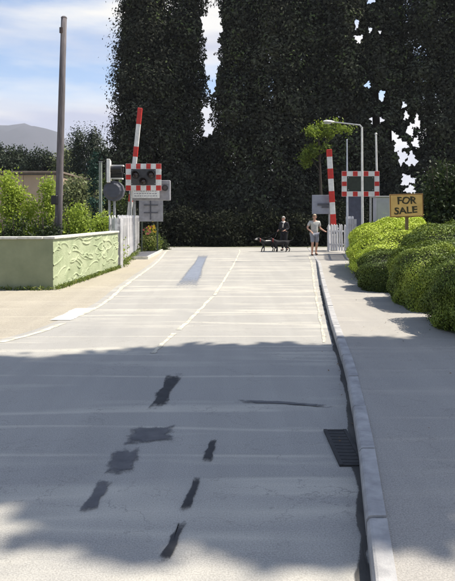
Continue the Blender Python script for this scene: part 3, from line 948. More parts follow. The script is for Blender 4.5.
# grey sign boards right of the crossing
Y8 = 28.2
gb = thing('sign_back', 'blue-grey sign turned away beside the right barrier, dark clamp across it', 'sign', (xa(323, Y8), Y8, 0))
zb = za(204.5, Y8)
bm = BM(); box(bm, (0, 0, zb), (22 * Y8 / FPX, 0.02, 19 * Y8 / FPX), bev=.006); obj('plate', bm, mat('blue_grey_paint', (0.30, 0.315, 0.36), (0.22, 0.23, 0.27), rough=.55, scale=3), gb)
bm = BM(); box(bm, (.04, -.035, zb - .0), (0.6, 0.05, 0.10)); obj('clamp', bm, M_dgreym, gb)
bm = BM(); box(bm, (.1, -.03, zb - .12), (0.34, 0.04, 0.06)); obj('clamp', bm, M_dgreym, gb)
bm = BM(); cyl(bm, (.3, .06, 0), (.3, .06, zb + .3), 0.04); obj('post', bm, M_galv, gb)
Y9 = 18.6
cb = thing('control_cabinet', 'lavender-grey control cabinet behind the hedge, left of the yellow board', 'cabinet', (xa(383.5, Y9), Y9, 0))
zt = za(197.5, Y9); w_ = 18 * Y9 / FPX
bm = BM(); box(bm, (0, 0, zt / 2), (w_, 0.4, zt), bev=.012); obj('casing', bm, mat('lavender_grey_paint', (0.36, 0.36, 0.42), (0.30, 0.30, 0.35), rough=.55, scale=3), cb)
bm = BM(); box(bm, (0, 0, zt + .02), (w_ + .06, 0.46, 0.04), bev=.01); obj('lid', bm, M_greym, cb)
bm = BM(); box(bm, (0, -.206, zt * .55), (w_ - .1, 0.012, zt * .8)); dr = obj('door', bm, mat('lavender_grey_paint', (0.36,) * 3), cb)
bm = BM(); box(bm, (.17, -.222, zt * .6), (0.03, 0.02, 0.12)); obj('handle', bm, M_black, dr)
Y10 = 25.4
sc_ = thing('relay_cabinet', 'dark blue-grey tall cabinet standing behind the grey pickets under the light board', 'cabinet', (xa(354.5, Y10), Y10, 0))
zt = za(196, Y10)
bm = BM(); box(bm, (0, 0, zt / 2), (13 * Y10 / FPX, .45, zt), bev=.015); obj('casing', bm, mat('slate_blue_paint', (0.07, 0.08, 0.115), (0.05, 0.056, 0.08), rough=.55), sc_)
bm = BM(); box(bm, (0, 0, zt + .025), (13 * Y10 / FPX + .06, .5, .05), bev=.012); obj('lid', bm, M_dgreym, sc_)

# anti-trespass slats laid beside the left edge line
x0, y0_ = gp(137, 262); x1, y1_ = gp(160, 248)
tg = thing('trespass_guard', 'low grey slatted guard with a pale rim lying beside the left edge line', 'trespass guard', (-3.50, 25.2, 0.006))
bm = BM()
gw, gl = 0.95, 5.2
for s in (-1, 1):
    box(bm, (s * gw / 2, 0, .05), (.06, gl, .11)); box(bm, (0, s * (gl / 2 - .03), .05), (gw - .06, .06, .11))
obj('rim', bm, M_coping, tg)
bm = BM(); box(bm, (0, 0, .01), (gw - .06, gl - .12, .01)); obj('tray', bm, M_dgreym, tg)
src = None
for k in range(16):
    if src is None:
        bm = BM(); prism(bm, [(-.44, -.05), (.44, -.05), (.44, .05), (-.44, .05)], 0.015, .05)
        src = obj('slat', bm, M_greym, tg); src.location = (0, -2.4, 0)
    else:
        inst(src, tg, (0, -2.4 + 4.8 * k / 15, 0))

# wooden pole behind the wall
Y = 16.2
wp = thing('wooden_pole', 'tall weathered wooden pole leaning slightly behind the green wall', 'pole', (xa(57, Y), Y, 0))
dx = xa(64, Y) - xa(57, Y); zt = za(18, Y)
bm = BM(); tube(bm, [(0, 0, 0), (dx * .35, 0, zt * .35), (dx * .7, 0, zt * .72), (dx, 0, zt)], [0.105, 0.10, 0.09, 0.078], 12); obj('shaft', bm, M_pole, wp, smooth=True)
bm = BM(); ball(bm, (dx, 0, zt), 0.085, 10, 6, (1, 1, .6)); obj('cap', bm, M_pole, wp)
bm = BM(); cyl(bm, (dx * .97 - .05, -.06, zt - .42), (dx * .97 - .05, -.06, zt - .28), .055, n=8); obj('insulator', bm, mat('brown_ceramic', (.06, .04, .035), rough=.3), wp)
bm = BM(); box(bm, (dx * .2 - .08, -.10, za(200, Y)), (.17, .08, .24), bev=.012); obj('fuse_box', bm, M_black, wp)

# yellow board on a post standing in the hedge
Y = 14.6
fs = thing('sale_board', 'yellow hand-lettered board reading FOR SALE above the hedge', 'sign', (xa(406.5, Y), Y, 0))
zb = za(205.5, Y); bw, bh = 33.5 * Y / FPX, 23.0 * Y / FPX
rot = Matrix.Rotation(R(-1.5), 3, 'Y')
bm = BM(); box(bm, (0, 0, zb), (bw, .022, bh), rot, bev=.004); obj('board', bm, M_yellow, fs)
bm = BM()
for c, s_ in (((0, bh / 2 - .012), (bw - .004, .02)), ((0, -bh / 2 + .012), (bw - .004, .02)), ((bw / 2 - .012, 0), (.02, bh - .05)), ((-bw / 2 + .012, 0), (.02, bh - .05))):
    v = rot @ Vector((c[0], 0, c[1])); box(bm, (v.x, -.006, zb + v.z), (s_[0], .020, s_[1]), rot)
obj('edging', bm, M_signedge, fs)
bm = BM(); box(bm, (.02, .045, zb / 2), (.07, .06, zb + .1)); obj('post', bm, M_post, fs)
def lettering(txt, size, w, x, z, parent, m, y=-0.014, tilt=0.0, thick=0.004):
    cu = bpy.data.curves.new('lettering', 'FONT'); cu.body = txt; cu.size = size; cu.align_x = 'CENTER'; cu.align_y = 'CENTER'; cu.extrude = thick; cu.offset = 0.006
    o = bpy.data.objects.new('lettering_curve', cu); COL.objects.link(o)
    bpy.context.view_layer.update()
    me = bpy.data.meshes.new_from_object(o.evaluated_get(bpy.context.evaluated_depsgraph_get()))
    bpy.data.objects.remove(o)
    vs = np.array([v.co for v in me.vertices]); ww = vs[:, 0].max() - vs[:, 0].min()
    k = w / ww
    for v in me.vertices:
        v.co = (v.co.x * k + 0.012 * math.sin(v.co.y * 40), v.co.y * (1 + 0.05 * math.sin(v.co.x * 21)), v.co.z)
    me.materials.clear(); me.materials.append(m)
    o = bpy.data.objects.new('lettering', me); link(o, parent)
    o.rotation_euler = (R(90), tilt, 0); o.location = (x, y, z)
    return o
lettering('FOR', 0.245, 0.46, 0.0, zb + .115, fs, M_ink, tilt=R(-2))
lettering('SALE', 0.225, 0.56, -0.02, zb - .125, fs, M_ink, tilt=R(-5))

# tan building beyond the garden
Y = 33.0
bl = thing('low_building', 'long low tan building beyond the lime shrubs at the far left', 'building', (-15.5, Y, 0))
xr = xa(60, Y) + 15.5; zt = za(171.5, Y) - .12
bm = BM(); box(bm, (xr - 9, 3.5, zt / 2), (18, 7, zt)); obj('wall', bm, M_tanwall, bl)
src = None
for k in range(9):
    if src is None:
        bm = BM(); prism(bm, [(-.985, -.03), (.985, -.03), (.985, 0), (-.985, 0)], 0.3, zt - .05)
        src = obj('cladding_panel', bm, M_tanwall, bl); o = src
    else: o = inst(src, bl)
    o.location = (xr - 1.0 - 2 * k, -.004, 0)
bm = BM(); box(bm, (xr - 9, 3.4, zt + .06), (18.3, 7.4, .12), bev=.02); obj('roof', bm, M_roofing, bl)
bm = BM(); box(bm, (xr - 9, -.07, zt - .03), (18, .1, .09), bev=.01); obj('gutter', bm, M_dgreym, bl)

# ------------------------------------------------------------------ vegetation builders
def clumped(r, anchors, per, spread, squash=(1, 1, 1), tint_lo=0.0, tint_hi=0.95):
    n = len(anchors)
    sp = np.asarray(spread).reshape(-1, 1, 1) if not np.isscalar(spread) else spread
    P = anchors[:, None, :] + r.normal(size=(n, per, 3)) * sp * np.array(squash)
    tt = np.repeat(r.uniform(tint_lo, tint_hi, n), per)
    return P.reshape(-1, 3), tt

VOIDS = []      # openings between the branches of the wood, where the sky shows
def add_void(px, py, rx, ry, Y=42.0, half=6.5):
    d = np.array([(px - CX) / FPX, 1.0, (HY - py) / FPX])
    c = np.array([0, 0, EYE]) + d * Y
    k = 0.80 if px < 250 else 0.74
    VOIDS.append((c, d / np.linalg.norm(d), k * rx * Y / FPX, k * ry * Y / FPX, half))
for v in ((212.5, 21, 13, 15), (213, 34, 11, 12), (212, 47, 9, 10), (211.5, 60, 9.5, 12), (212, 72, 8, 9), (212, 86, 5.5, 9), (206.5, 113, 5.5, 10), (208, 130, 6.5, 10),
          (356.6, 24, 3.5, 12), (358.6, 38.6, 6, 6), (370, 30, 3.2, 5), (380, 32, 3.0, 4), (371, 1, 7, 4), (367.6, 85, 5, 5), (380, 95.5, 8.5, 7.5), (376.5, 121, 9.5, 7),
          (404, 105, 4, 5), (406, 116, 4, 7), (410, 130, 5, 10), (415.6, 143, 5, 8), (417, 122, 4.5, 11), (393, 136, 7, 7), (400, 145, 10, 9), (402, 157, 6.5, 11), (411.5, 160, 7.5, 10), (407.5, 180, 10, 8), (410, 190, 8, 6)):
    add_void(*v)
def carve(P):
    keep = np.ones(len(P), bool)
    for c, d, a, b, h in VOIDS:
        q = P - c
        al = q @ d
        lat = q - al[:, None] * d
        # irregular rim: the size of the opening wobbles with direction
        an = np.arctan2(lat[:, 2] / b, lat[:, 0] / a)
        wob = 1 + 0.22 * np.sin(an * 3 + a * 40) + 0.15 * np.sin(an * 7 + b * 90)
        e = (np.hypot(lat[:, 0], lat[:, 1]) / a) ** 2 + (lat[:, 2] / b) ** 2
        keep &= ~((e < wob ** 2) & (np.abs(al) < h))
    return keep

def trunk(parent, h, r, seed, lean=0.0, limbs=6, lo=0.35, hi=0.85, reach=1.2, m=None, z0=-0.1):
    q = random.Random(seed)
    bm = BM()
    pts = [(lean * (k / 5) + q.uniform(-1, 1) * r * .4 * (k > 0), q.uniform(-1, 1) * r * .4 * (k > 0), z0 + h * k / 5) for k in range(6)]
    tube(bm, pts, [r * 1.25, r, r * .8, r * .62, r * .4, r * .15], 8)
    for k in range(limbs):
        t = lo + (hi - lo) * k / max(1, limbs - 1)
        a = q.uniform(0, 6.28); z = h * t; i = int(t * 5); base = Vector(pts[i]).lerp(Vector(pts[min(i + 1, 5)]), t * 5 - i)
        L = reach * (1.1 - t * .6) * q.uniform(.7, 1.2)
        e = base + Vector((math.cos(a) * L, math.sin(a) * L, L * q.uniform(.2, .7)))
        tube(bm, [base, base.lerp(e, .5) + Vector((0, 0, .08)), e], [r * .35 * (1.1 - t), r * .22 * (1.1 - t), r * .06], 5)
    return obj('trunk', bm, m or M_bark, parent, smooth=True)

def dark_tree(label, x, y, h, rad, seed, n=260, per=170, leaf=0.13, low=0.2, group='tall dark trees behind the crossing', m=None, carve_it=True, cat='tree', name='conifer_tree', shape=1.7):
    r = np.random.default_rng(seed)
    t = thing(name, label, cat, (x, y, 0), 0, group)
    z = low + (h - low) * r.uniform(0, 1, n) ** 0.9
    prof = rad * np.clip(1 - (z / h) ** shape, 0.06, 1) ** 0.6 * (0.85 + 0.3 * r.uniform(size=n))
    a = r.uniform(0, 2 * math.pi, n)
    rr_ = prof * np.sqrt(r.uniform(0.2, 1, n))
    A = np.stack([np.cos(a) * rr_, np.sin(a) * rr_, z], 1)
    P, T = clumped(r, A, per, r.uniform(.3, .55, n), (1, 1, 1.2))
    P[:, 2] = np.maximum(P[:, 2], 0.02)
    P0 = P; kp = np.ones(len(P), bool)
    if carve_it:
        kp = carve(P + np.array([x, y, 0]))
        P, T = P[kp], T[kp]
    ax_ = P * np.array([1, 1, 0]); ax_ /= np.linalg.norm(ax_, axis=1, keepdims=True) + 1e-6
    an = P0 - np.repeat(A, per, 0); an /= np.linalg.norm(an, axis=1, keepdims=True) + 1e-6
    nn = an[kp] * 1.0 + ax_ * .5 + np.array([0, 0, .35])
    leaves('crown', P, leaf, m or L_dark, t, tint=T, seed=seed + 1, normals=nn, spread=0.38)
    trunk(t, h * .96, 0.09 + h * .011, seed, limbs=5, lo=.15, hi=.7, reach=rad * .7)
    return t

def bush(label, x, y, rx, ry, h, seed, m, n=50, per=150, leaf=0.05, group=None, name='bush', cat='bush', spread=0.16, peaks=None, tl=(0.1, 0.9), stems=4):
    r = np.random.default_rng(seed)
    t = thing(name, label, cat, (x, y, 0), 0, group)
    u = r.normal(size=(n, 3)); u /= np.linalg.norm(u, axis=1, keepdims=True)
    u[:, 2] = np.abs(u[:, 2])
    A = u * np.array([rx, ry, h * .92]) * (r.uniform(0.35, 1, (n, 1)) ** 0.5) * 0.88
    if peaks:                                   # upright leading shoots
        for (dx, dy, hh, w) in peaks:
            zz = r.uniform(0.1, 1, 26)
            A = np.concatenate([A, np.stack([dx + r.normal(0, 1, 26) * w * (1.05 - zz), dy + r.normal(0, 1, 26) * w * (1.05 - zz), zz * hh], 1)])
    P, T = clumped(r, A, per, spread, tint_lo=tl[0], tint_hi=tl[1])
    P[:, 2] = np.maximum(P[:, 2], 0.02)
    leaves('foliage', P, leaf, m, t, tint=T, seed=seed + 5)
    bm = BM(); q = random.Random(seed)
    for k in range(stems):
        a = q.uniform(0, 6.28)
        tube(bm, [(math.cos(a) * .06, math.sin(a) * .06, -.05), (math.cos(a) * rx * .35, math.sin(a) * ry * .35, h * .45), (math.cos(a) * rx * .55, math.sin(a) * ry * .55, h * .8)], [.035, .022, .008], 5)
    obj('stems', bm, M_bark, t, kind='stuff')
    return t

def clipped_bush(label, x, y, rx, ry, h, rz, seed, m, leaf=0.026, dens=2600, ex=3.0, tint=(0.15, 0.9), slope=(0.16, 0.16)):
    """clipped hedge plant: leaves all over a rounded block, dark twigs inside"""
    r = np.random.default_rng(seed)
    t = thing('hedge_bush', label, 'hedge', (x, y, 0), rz, 'clipped hedge along the footpath')
    area = 2 * h * (rx + ry) * 2 * .9 + 4 * rx * ry
    n = int(area * dens)
    u = r.normal(size=(n, 3)) * np.array([1 / max(rx, .1), 1 / max(ry, .1), 1 / h]) ** .3
    u[:, 2] = np.where(u[:, 2] < 0, u[:, 2] * 0.9, u[:, 2])
    k = (np.abs(u) ** ex).sum(1) ** (-1 / ex)
    S = u * k[:, None]
    nrm = np.sign(S) * np.abs(S) ** (ex - 1) / np.array([rx, ry, h * .52])
    nrm /= np.linalg.norm(nrm, axis=1, keepdims=True)
    lump = 1 + 0.05 * np.sin(S[:, 0] * 5 + seed) * np.sin(S[:, 1] * 7 + 2) + 0.045 * np.sin(S[:, 2] * 9 + S[:, 1] * 6)
    dep = 1 - np.abs(r.normal(0, 0.06, n)) + 0.03 * (r.uniform(size=n) > .93)
    P = S * np.array([rx, ry, h * .52]) * (lump * dep)[:, None] + np.array([0, 0, h * .48])
    out = r.uniform(size=n) > .975                      # stray shoots
    P[out] += nrm[out] * np.abs(r.normal(0, .07, (out.sum(), 1)))
    P[:, 2] *= 1 - slope[0] * np.clip(.5 - P[:, 0] / (2 * rx), 0, 1) - slope[1] * np.clip(.5 - P[:, 1] / (2 * ry), 0, 1) + .05 * np.sin(P[:, 0] * 3.7 + seed) * np.sin(P[:, 1] * 4.3)
    patch_ = 0.5 + 0.28 * np.sin(P[:, 0] * 4.1 + seed) * np.sin(P[:, 1] * 3.3 + 1) + 0.2 * np.sin(P[:, 2] * 8 + P[:, 1] * 5)
    T = tint[0] + (tint[1] - tint[0]) * np.clip(patch_ + r.normal(0, .12, n), 0, 1)
    keep = P[:, 2] > 0.03
    leaves('foliage', P[keep], leaf, m, t, tint=T[keep], normals=nrm[keep], spread=0.42, seed=seed + 3)
    bm = BM(); bmesh.ops.create_icosphere(bm, subdivisions=4, radius=1)
    for v in bm.verts:
        s = np.array(v.co); s = s * ((np.abs(s) ** ex).sum() ** (-1 / ex)) * 0.86
        zz = max(s[2] * h * .52 + h * .46, 0.02) * (1 - slope[0] * min(1, max(0, .5 - s[0] / 2)) - slope[1] * min(1, max(0, .5 - s[1] / 2)))
        v.co = (s[0] * rx, s[1] * ry, zz)
    obj('twigs', bm, M_twigs, t, smooth=True)
    return t

# the wood behind the crossing
specs = [(-6.55, 43.0, 18.5, 1.75), (-5.3, 41.5, 20.0, 2.3), (-3.05, 42.5, 21.5, 1.9), (0.9, 42.3, 22.0, 2.2), (3.4, 41.4, 21.0, 2.5), (5.7, 42.6, 22.5, 2.4),
         (8.0, 41.5, 21.5, 2.3), (10.5, 42.4, 22.0, 2.5), (14.2, 41.9, 22.0, 2.6), (11.7, 43.6, 21.0, 1.6), (16.9, 41.6, 21.0, 2.6)]
words_ = ['shorter dark conifer at the left edge of the wood, against the sky', 'dark conifer just behind the left barrier, second from the wood edge', 'dark conifer bounding the tall sky gap on its left',
          'dark conifer bounding the tall sky gap on its right', 'dark conifer in the middle of the wood right of the sky gap', 'dark conifer behind the two black dogs',
          'dark conifer behind the standing man and right barrier', 'dark conifer behind the street lamp arm', 'dark conifer left of the ragged white sky gaps above the yellow board',
          'dark conifer right of the ragged sky gaps', 'slim dark conifer set back among the ragged sky gaps', 'dark conifer at the far right edge of the wood']
for k, (x, y, h, rad) in enumerate(specs):
    dark_tree(words_[k], x, y, h, rad, 100 + k, n=int(400 * h * rad / 46), per=158, leaf=0.104)
dark_tree('dark conifer filling in low behind the sky gap', -1.15, 44.5, 7.4, 1.9, 130, n=150, carve_it=True, shape=2.6)
# undergrowth at the foot of the wood
ug = [(-4.6, 33.5, 1.5, 2.2), (-2.6, 34.0, 1.7, 2.6), (-0.3, 33.6, 1.6, 2.1), (1.9, 34.2, 1.7, 2.5), (4.0, 33.7, 1.6, 2.2), (6.2, 34.1, 1.7, 2.6), (8.4, 33.8, 1.7, 2.4), (10.8, 34.0, 1.8, 2.6), (13.2, 33.8, 1.8, 2.6)]
uw = ['behind the flowering shrub', 'left of the road centre line end', 'straight behind the end of the road', 'behind the black dogs', 'behind the person in dark clothes', 'behind the man in grey', 'behind the right barrier', 'behind the grey pickets', 'far right, behind the hedge']
for k, (x, y, rx, h) in enumerate(ug):
    bush('dark undergrowth bush at the foot of the wood ' + uw[k], x, y, rx, 1.3, h, 200 + k, L_under, n=90, per=110, leaf=0.085, group='undergrowth bushes at the foot of the wood', spread=.25)

# a young broadleaf tree whose sprays catch the sun in front of the wood
yt = thing('young_tree', 'slender young tree with bright spring green sprays left of the street lamp', 'tree', (xa(320, 35), 35.0, 0))
r = np.random.default_rng(77)
A = []; tints = []
for px, py, n, sx_, sz_, ti in ((331, 129, 14, .62, .13, .95), (317, 132, 8, .35, .13, .9), (308, 157, 9, .32, .2, .8), (318, 150, 4, .3, .12, .5)):
    c = np.array([xa(px, 35) - yt.location.x, 0, za(py, 35)])
    A.append(c + r.normal(size=(n, 3)) * np.array([sx_, .4, sz_])); tints += [ti] * n
A = np.concatenate(A)
P = (A[:, None, :] + r.normal(size=(len(A), 70, 3)) * .15).reshape(-1, 3)
leaves('crown', P, 0.085, L_spray, yt, tint=np.repeat(tints, 70), seed=9)
bm = BM()
tube(bm, [(0, 0, -.1), (.05, 0, 3), (-.05, .1, 6), (-.15, .1, 7.0)], [.1, .085, .05, .012], 7)
for a, b in (((.03, 0, 4.2), (-.6, 0, 5.2)), ((.0, 0, 5.4), (.8, .1, 6.7)), ((.0, 0, 5), (.5, 0, 6.7))):
    tube(bm, [a, b], [.04, .012], 5)
obj('trunk', bm, M_bark, yt)

# left of the crossing: trees and shrubs
for k, (px, y, top, rad, m, lab) in enumerate(((79, 52, 134, 1.25, L_farleaf, 'narrow dark cypress right of the wooden pole, the left one of two'), (93.5, 51, 135, 1.2, L_farleaf, 'narrow dark cypress left of the wood, the right one of two'))):
    dark_tree(lab, xa(px, y), y, za(top, y), rad * .5, 300 + k, n=90, per=130, leaf=.09, group='narrow cypresses left of the wood', m=L_farleaf, carve_it=False, name='cypress_tree', shape=3.5)
for k, (px, y, top, rx, lab) in enumerate(((-22, 62, 138, 3.0, 'far rounded dark green tree at the left edge of the view'), (2, 60, 143, 2.2, 'far rounded dark green tree above the left end of the tan building'), (22, 61, 147, 2.0, 'far dark green tree above the middle of the tan building'), (42, 59, 148, 2.0, 'far dark green tree just left of the wooden pole'), (67, 58, 150, 1.4, 'far olive tree just right of the wooden pole'), (106, 50, 146, 1.2, 'bushy green tree touching the left edge of the wood'))):
    r = np.random.default_rng(320 + k)
    h = za(top, y)
    t = thing('broadleaf_tree', lab, 'tree', (xa(px, y), y, 0), 0, 'far trees on the left')
    n = 90
    u = r.normal(size=(n, 3)); u /= np.linalg.norm(u, axis=1, keepdims=True)
    A = u * np.array([rx, rx * .8, h * .42]) * r.uniform(.4, 1, (n, 1)) ** .5 + np.array([0, 0, h * .55])
    P, T = clumped(r, A, 170, .36)
    P[:, 2] = np.maximum(P[:, 2], .1)
    leaves('crown', P, .12, L_farleaf if k != 4 else L_grey, t, tint=T, seed=330 + k)
    trunk(t, h * .8, .16, 340 + k, reach=rx * .7)
bush('tall olive-grey bush right of the wooden pole, behind the lime hedge', xa(78, 28), 28, 1.0, 1.0, za(162, 28), 401, L_grey, n=260, per=110, leaf=.075, spread=.24, tl=(.2, .8))
bush('dark green bush beside the thin metal post, under the cypresses', xa(107, 33), 33, 1.3, 1.1, za(160, 33), 402, L_mid, n=90, per=110, leaf=.085, spread=.25)
bush('narrow blue-green pointed shrub behind the thin metal post', xa(94.5, 25), 25, .33, .3, za(166, 25), 403, L_bluegreen, n=14, per=90, leaf=.05, spread=.1, name='pointed_shrub', cat='shrub', peaks=[(0, 0, za(150, 25), .2)])
bush('bright lime shrub with one tall pointed shoot at the left edge', xa(-5, 17), 17, .52, .5, za(207, 17), 411, L_lime, n=36, per=130, leaf=.042, spread=.13, group='lime shrubs behind the green wall', name='lime_shrub', cat='shrub', peaks=[(.38, 0, za(171, 17), .11), (.62, .1, za(193, 17), .12)])
bush('bright lime shrub close to the left of the wooden pole', xa(40, 17.4), 17.4, 0.36, .4, za(210, 17.4), 412, L_lime, n=32, per=130, leaf=.042, spread=.13, group='lime shrubs behind the green wall', name='lime_shrub', cat='shrub', peaks=[(.26, 0, za(180, 17.4), .10), (-.3, .1, za(203, 17.4), .14)])
bush('dark green low shrub between the two lime shrubs', xa(12, 15.6), 15.6, .55, .5, za(204, 15.6), 413, L_mid, n=36, per=120, leaf=.04, spread=.12, name='dark_shrub', cat='shrub', tl=(0, .45))
bush('dark green low shrub at the foot of the wooden pole', xa(46, 15.7), 15.7, .5, .45, za(202, 15.7), 414, L_mid, n=36, per=120, leaf=.04, spread=.12, name='dark_shrub', cat='shrub', tl=(0, .45))
bush('dark low shrub against the wall at the left edge', xa(-20, 15.4), 15.4, .7, .45, za(212, 15.4), 415, L_mid, n=30, per=120, leaf=.04, spread=.12, name='dark_shrub', cat='shrub', tl=(0, .45))
bush('low lime hedge right of the wooden pole, over the side of the wall', xa(75, 18.5), 18.5, .62, .8, za(192, 18.5), 416, L_lime, n=60, per=120, leaf=.042, spread=.14, name='lime_hedge', cat='shrub', tl=(.05, .75))
bush('lime green hedge end beside the thin metal post', xa(100, 20.2), 20.4, .72, .8, za(200, 20.2), 417, L_lime, n=60, per=120, leaf=.042, spread=.14, name='lime_hedge', cat='shrub', tl=(.0, .6))
for k, px in enumerate((68, 88)):
    bush(('dark low ground bush on the inside of the wall, right of the wooden pole', 'dark low ground bush inside the wall below the lime hedge')[k], xa(px, 16.2 + k), 16.2 + k * 1.2, .45, .35, 1.32, 420 + k, L_mid, n=24, per=110, leaf=.04, spread=.12, name='dark_shrub', cat='shrub', tl=(0, .35))
# shrub with flowers at the crossing
fl = bush('green shrub with yellow and pink flowers left of the road end', xa(151, 27.5), 27.5, .48, .45, za(226, 27.5), 430, L_grass, n=34, per=90, leaf=.045, spread=.12, name='flowering_shrub', cat='shrub')
bush('small green shrub at the foot of the picket fence end', xa(158, 29.2), 29.2, .45, .4, .75, 431, L_mid, n=24, per=90, leaf=.045, spread=.12, name='green_shrub', cat='shrub')
q = random.Random(8)
for nm, m_, cx_, cz_, n in (('yellow_flower', M_fyellow, .10, za(229, 27.5), 14), ('pink_flower', M_fpink, -.12, za(230, 27.5), 10)):
    for k in range(n):
        bm = BM(); c = (cx_ + q.gauss(0, .10), -.42 + q.gauss(0, .05), cz_ + q.gauss(0, .12))
        for a in range(5):
            aa = a * 1.2566
            p = [Vector(c), Vector(c) + Vector((math.cos(aa - .5) * .04, -.012, math.sin(aa - .5) * .04)), Vector(c) + Vector((math.cos(aa) * .055, -.018, math.sin(aa) * .055)), Vector(c) + Vector((math.cos(aa + .5) * .04, -.012, math.sin(aa + .5) * .04))]
            bm.faces.new([bm.verts.new(v) for v in p])
        obj(nm, bm, m_, fl)

# clipped hedge along the footpath
clipped_bush('large rounded golden hedge bush below the yellow board', 4.36, 16.1, 1.05, 3.1, 1.93, R(-9), 501, L_hedge, leaf=.024, dens=3000, ex=3.2, tint=(.3, 1.0), slope=(.22, .34))
clipped_bush('small blocky green hedge bush nearest the footpath, left of the last bush', 3.42, 10.35, 0.52, 0.95, 1.28, R(-4), 502, L_dhedge, dens=5600, ex=4.5, leaf=.0165, tint=(.1, .9))
clipped_bush('green hedge bush nearest the viewer at the right edge', 3.60, 8.05, 0.80, 1.0, 1.33, R(0), 503, L_dhedge, dens=5600, ex=4.2, leaf=.0165, tint=(.05, .8))
clipped_bush('olive green hedge bush behind the nearest one, right of the golden bush', 4.95, 12.3, 1.25, 2.0, 1.72, R(-10), 504, L_dhedge, leaf=.022, dens=3200, ex=3.6, tint=(.0, .7))
clipped_bush('low dark green hedge bush in front of the golden bush, beside the footpath', 3.38, 12.6, 0.62, 0.72, 1.02, R(-8), 505, L_dhedge, dens=5600, ex=3.6, leaf=.0165, tint=(.0, .4))
bush('tall dark green bush at the right edge behind the hedge', xa(448, 19), 19, 1.15, 1.2, za(140, 19), 510, L_mid, n=150, per=130, leaf=.06, spread=.22, tl=(0, .45))
bush('dark green bush right of the yellow board', xa(432, 21), 21, .8, .9, za(176, 21), 511, L_mid, n=80, per=120, leaf=.06, spread=.2, tl=(0, .35))

# trees by the path out of view on the right, whose shade lies across the road
SH = np.array([5.2, 0.0])
def shade_tree(label, X0, seed, zc, a, c, Yc):
    r = np.random.default_rng(seed)
    cot = 1 / math.tan(SUN_EL)
    xc = X0 + SUN_H[0] * cot * zc; yc = Yc + SUN_H[1] * cot * zc
    t = thing('shade_tree', label, 'tree', (xc, yc, 0), 0, 'trees right of the road')
    n = 420
    u = r.normal(size=(n, 3)); u /= np.linalg.norm(u, axis=1, keepdims=True)
    A = u * np.array([a, a, c]) * r.uniform(.1, 1, (n, 1)) ** .25 * .97 + np.array([0, 0, zc])
    P, T = clumped(r, A, 110, .13)
    leaves('crown', P, .13, L_mid, t, tint=T, seed=seed + 1)
    trunk(t, zc + c * .4, .22, seed, reach=a * .8, lo=.4)
    return t
shade_tree('leafy tree beside the footpath, nearest the road, outside the right edge', -0.75, 601, 9.6, 1.86, 4.4, 5.43)
shade_tree('leafy tree farther right beyond the footpath edge', 1.65, 602, 9.4, 2.44, 4.4, 5.18)

# grass and weeds along the wall, the verge edge and behind the road end
r = np.random.default_rng(900)
G = []
for k in range(900):
    t = r.uniform(); w = WA + (WB - WA) * t
    G.append((w.x + .05 + abs(r.normal(0, .05)), w.y - .03, r.uniform(0, .09)))
for k in range(1100):
    t = r.uniform(); G.append((WC.x + (WA.x - WC.x) * t + r.normal(0, .03), WA.y - .05 - abs(r.normal(0, .06)) + (1 - t) * .25, r.uniform(0, .08)))
for k in range(2200):
    t = r.uniform(); G.append((fa.x + (fb.x - fa.x) * t + r.normal(0, .10), fa.y + (fb.y - fa.y) * t, r.uniform(0, .16)))
F = []
for k in range(70):
    y = r.uniform(2.2, 16)
    F.append((kerb_x(y) - abs(r.normal(0, .10)) - .01, y, .02) if k % 2 else (kerb_x(y) + .3 + abs(r.normal(.5, .4)), y, kerb_h(y) + .004))
leaves('fallen_leaves', np.array(F), .015, mat('dry_leaf', (.22, .13, .05), (.12, .07, .03), rough=.8), None, normals=np.tile([0, 0, 1.0], (len(F), 1)), spread=.25, seed=77, aspect=.5, kind='stuff')
leaves('grass', np.array(G), .06, L_grass, None, tint=r.uniform(0, .8, len(G)), seed=901, aspect=.16, kind='stuff')

# ------------------------------------------------------------------ people and dogs
def skin(name, V, E, Rr, root, mats, parent, sub=1, matf=None):
    me = bpy.data.meshes.new(name + '_base')
    me.from_pydata([tuple(v) for v in V], E, [])
    o = bpy.data.objects.new(name + '_base', me); COL.objects.link(o)
    md = o.modifiers.new('skin', 'SKIN'); md.use_smooth_shade = True
    sv = me.skin_vertices[0].data
    for i, rd in enumerate(Rr):
        sv[i].radius = rd if isinstance(rd, tuple) else (rd, rd)
        sv[i].use_root = (i == root)
    s2_ = o.modifiers.new('sub', 'SUBSURF'); s2_.levels = sub; s2_.render_levels = sub
    bpy.context.view_layer.update()
    m2 = bpy.data.meshes.new_from_object(o.evaluated_get(bpy.context.evaluated_depsgraph_get()))
    bpy.data.objects.remove(o); bpy.data.meshes.remove(me)
    m2.name = name
    m2.materials.clear()
    for m in mats: m2.materials.append(m)
    m2.polygons.foreach_set('use_smooth', [True] * len(m2.polygons))
    if matf:
        for p in m2.polygons: p.material_index = matf(p.center)
    r_ = bpy.data.objects.new(name, m2); link(r_, parent)
    return r_

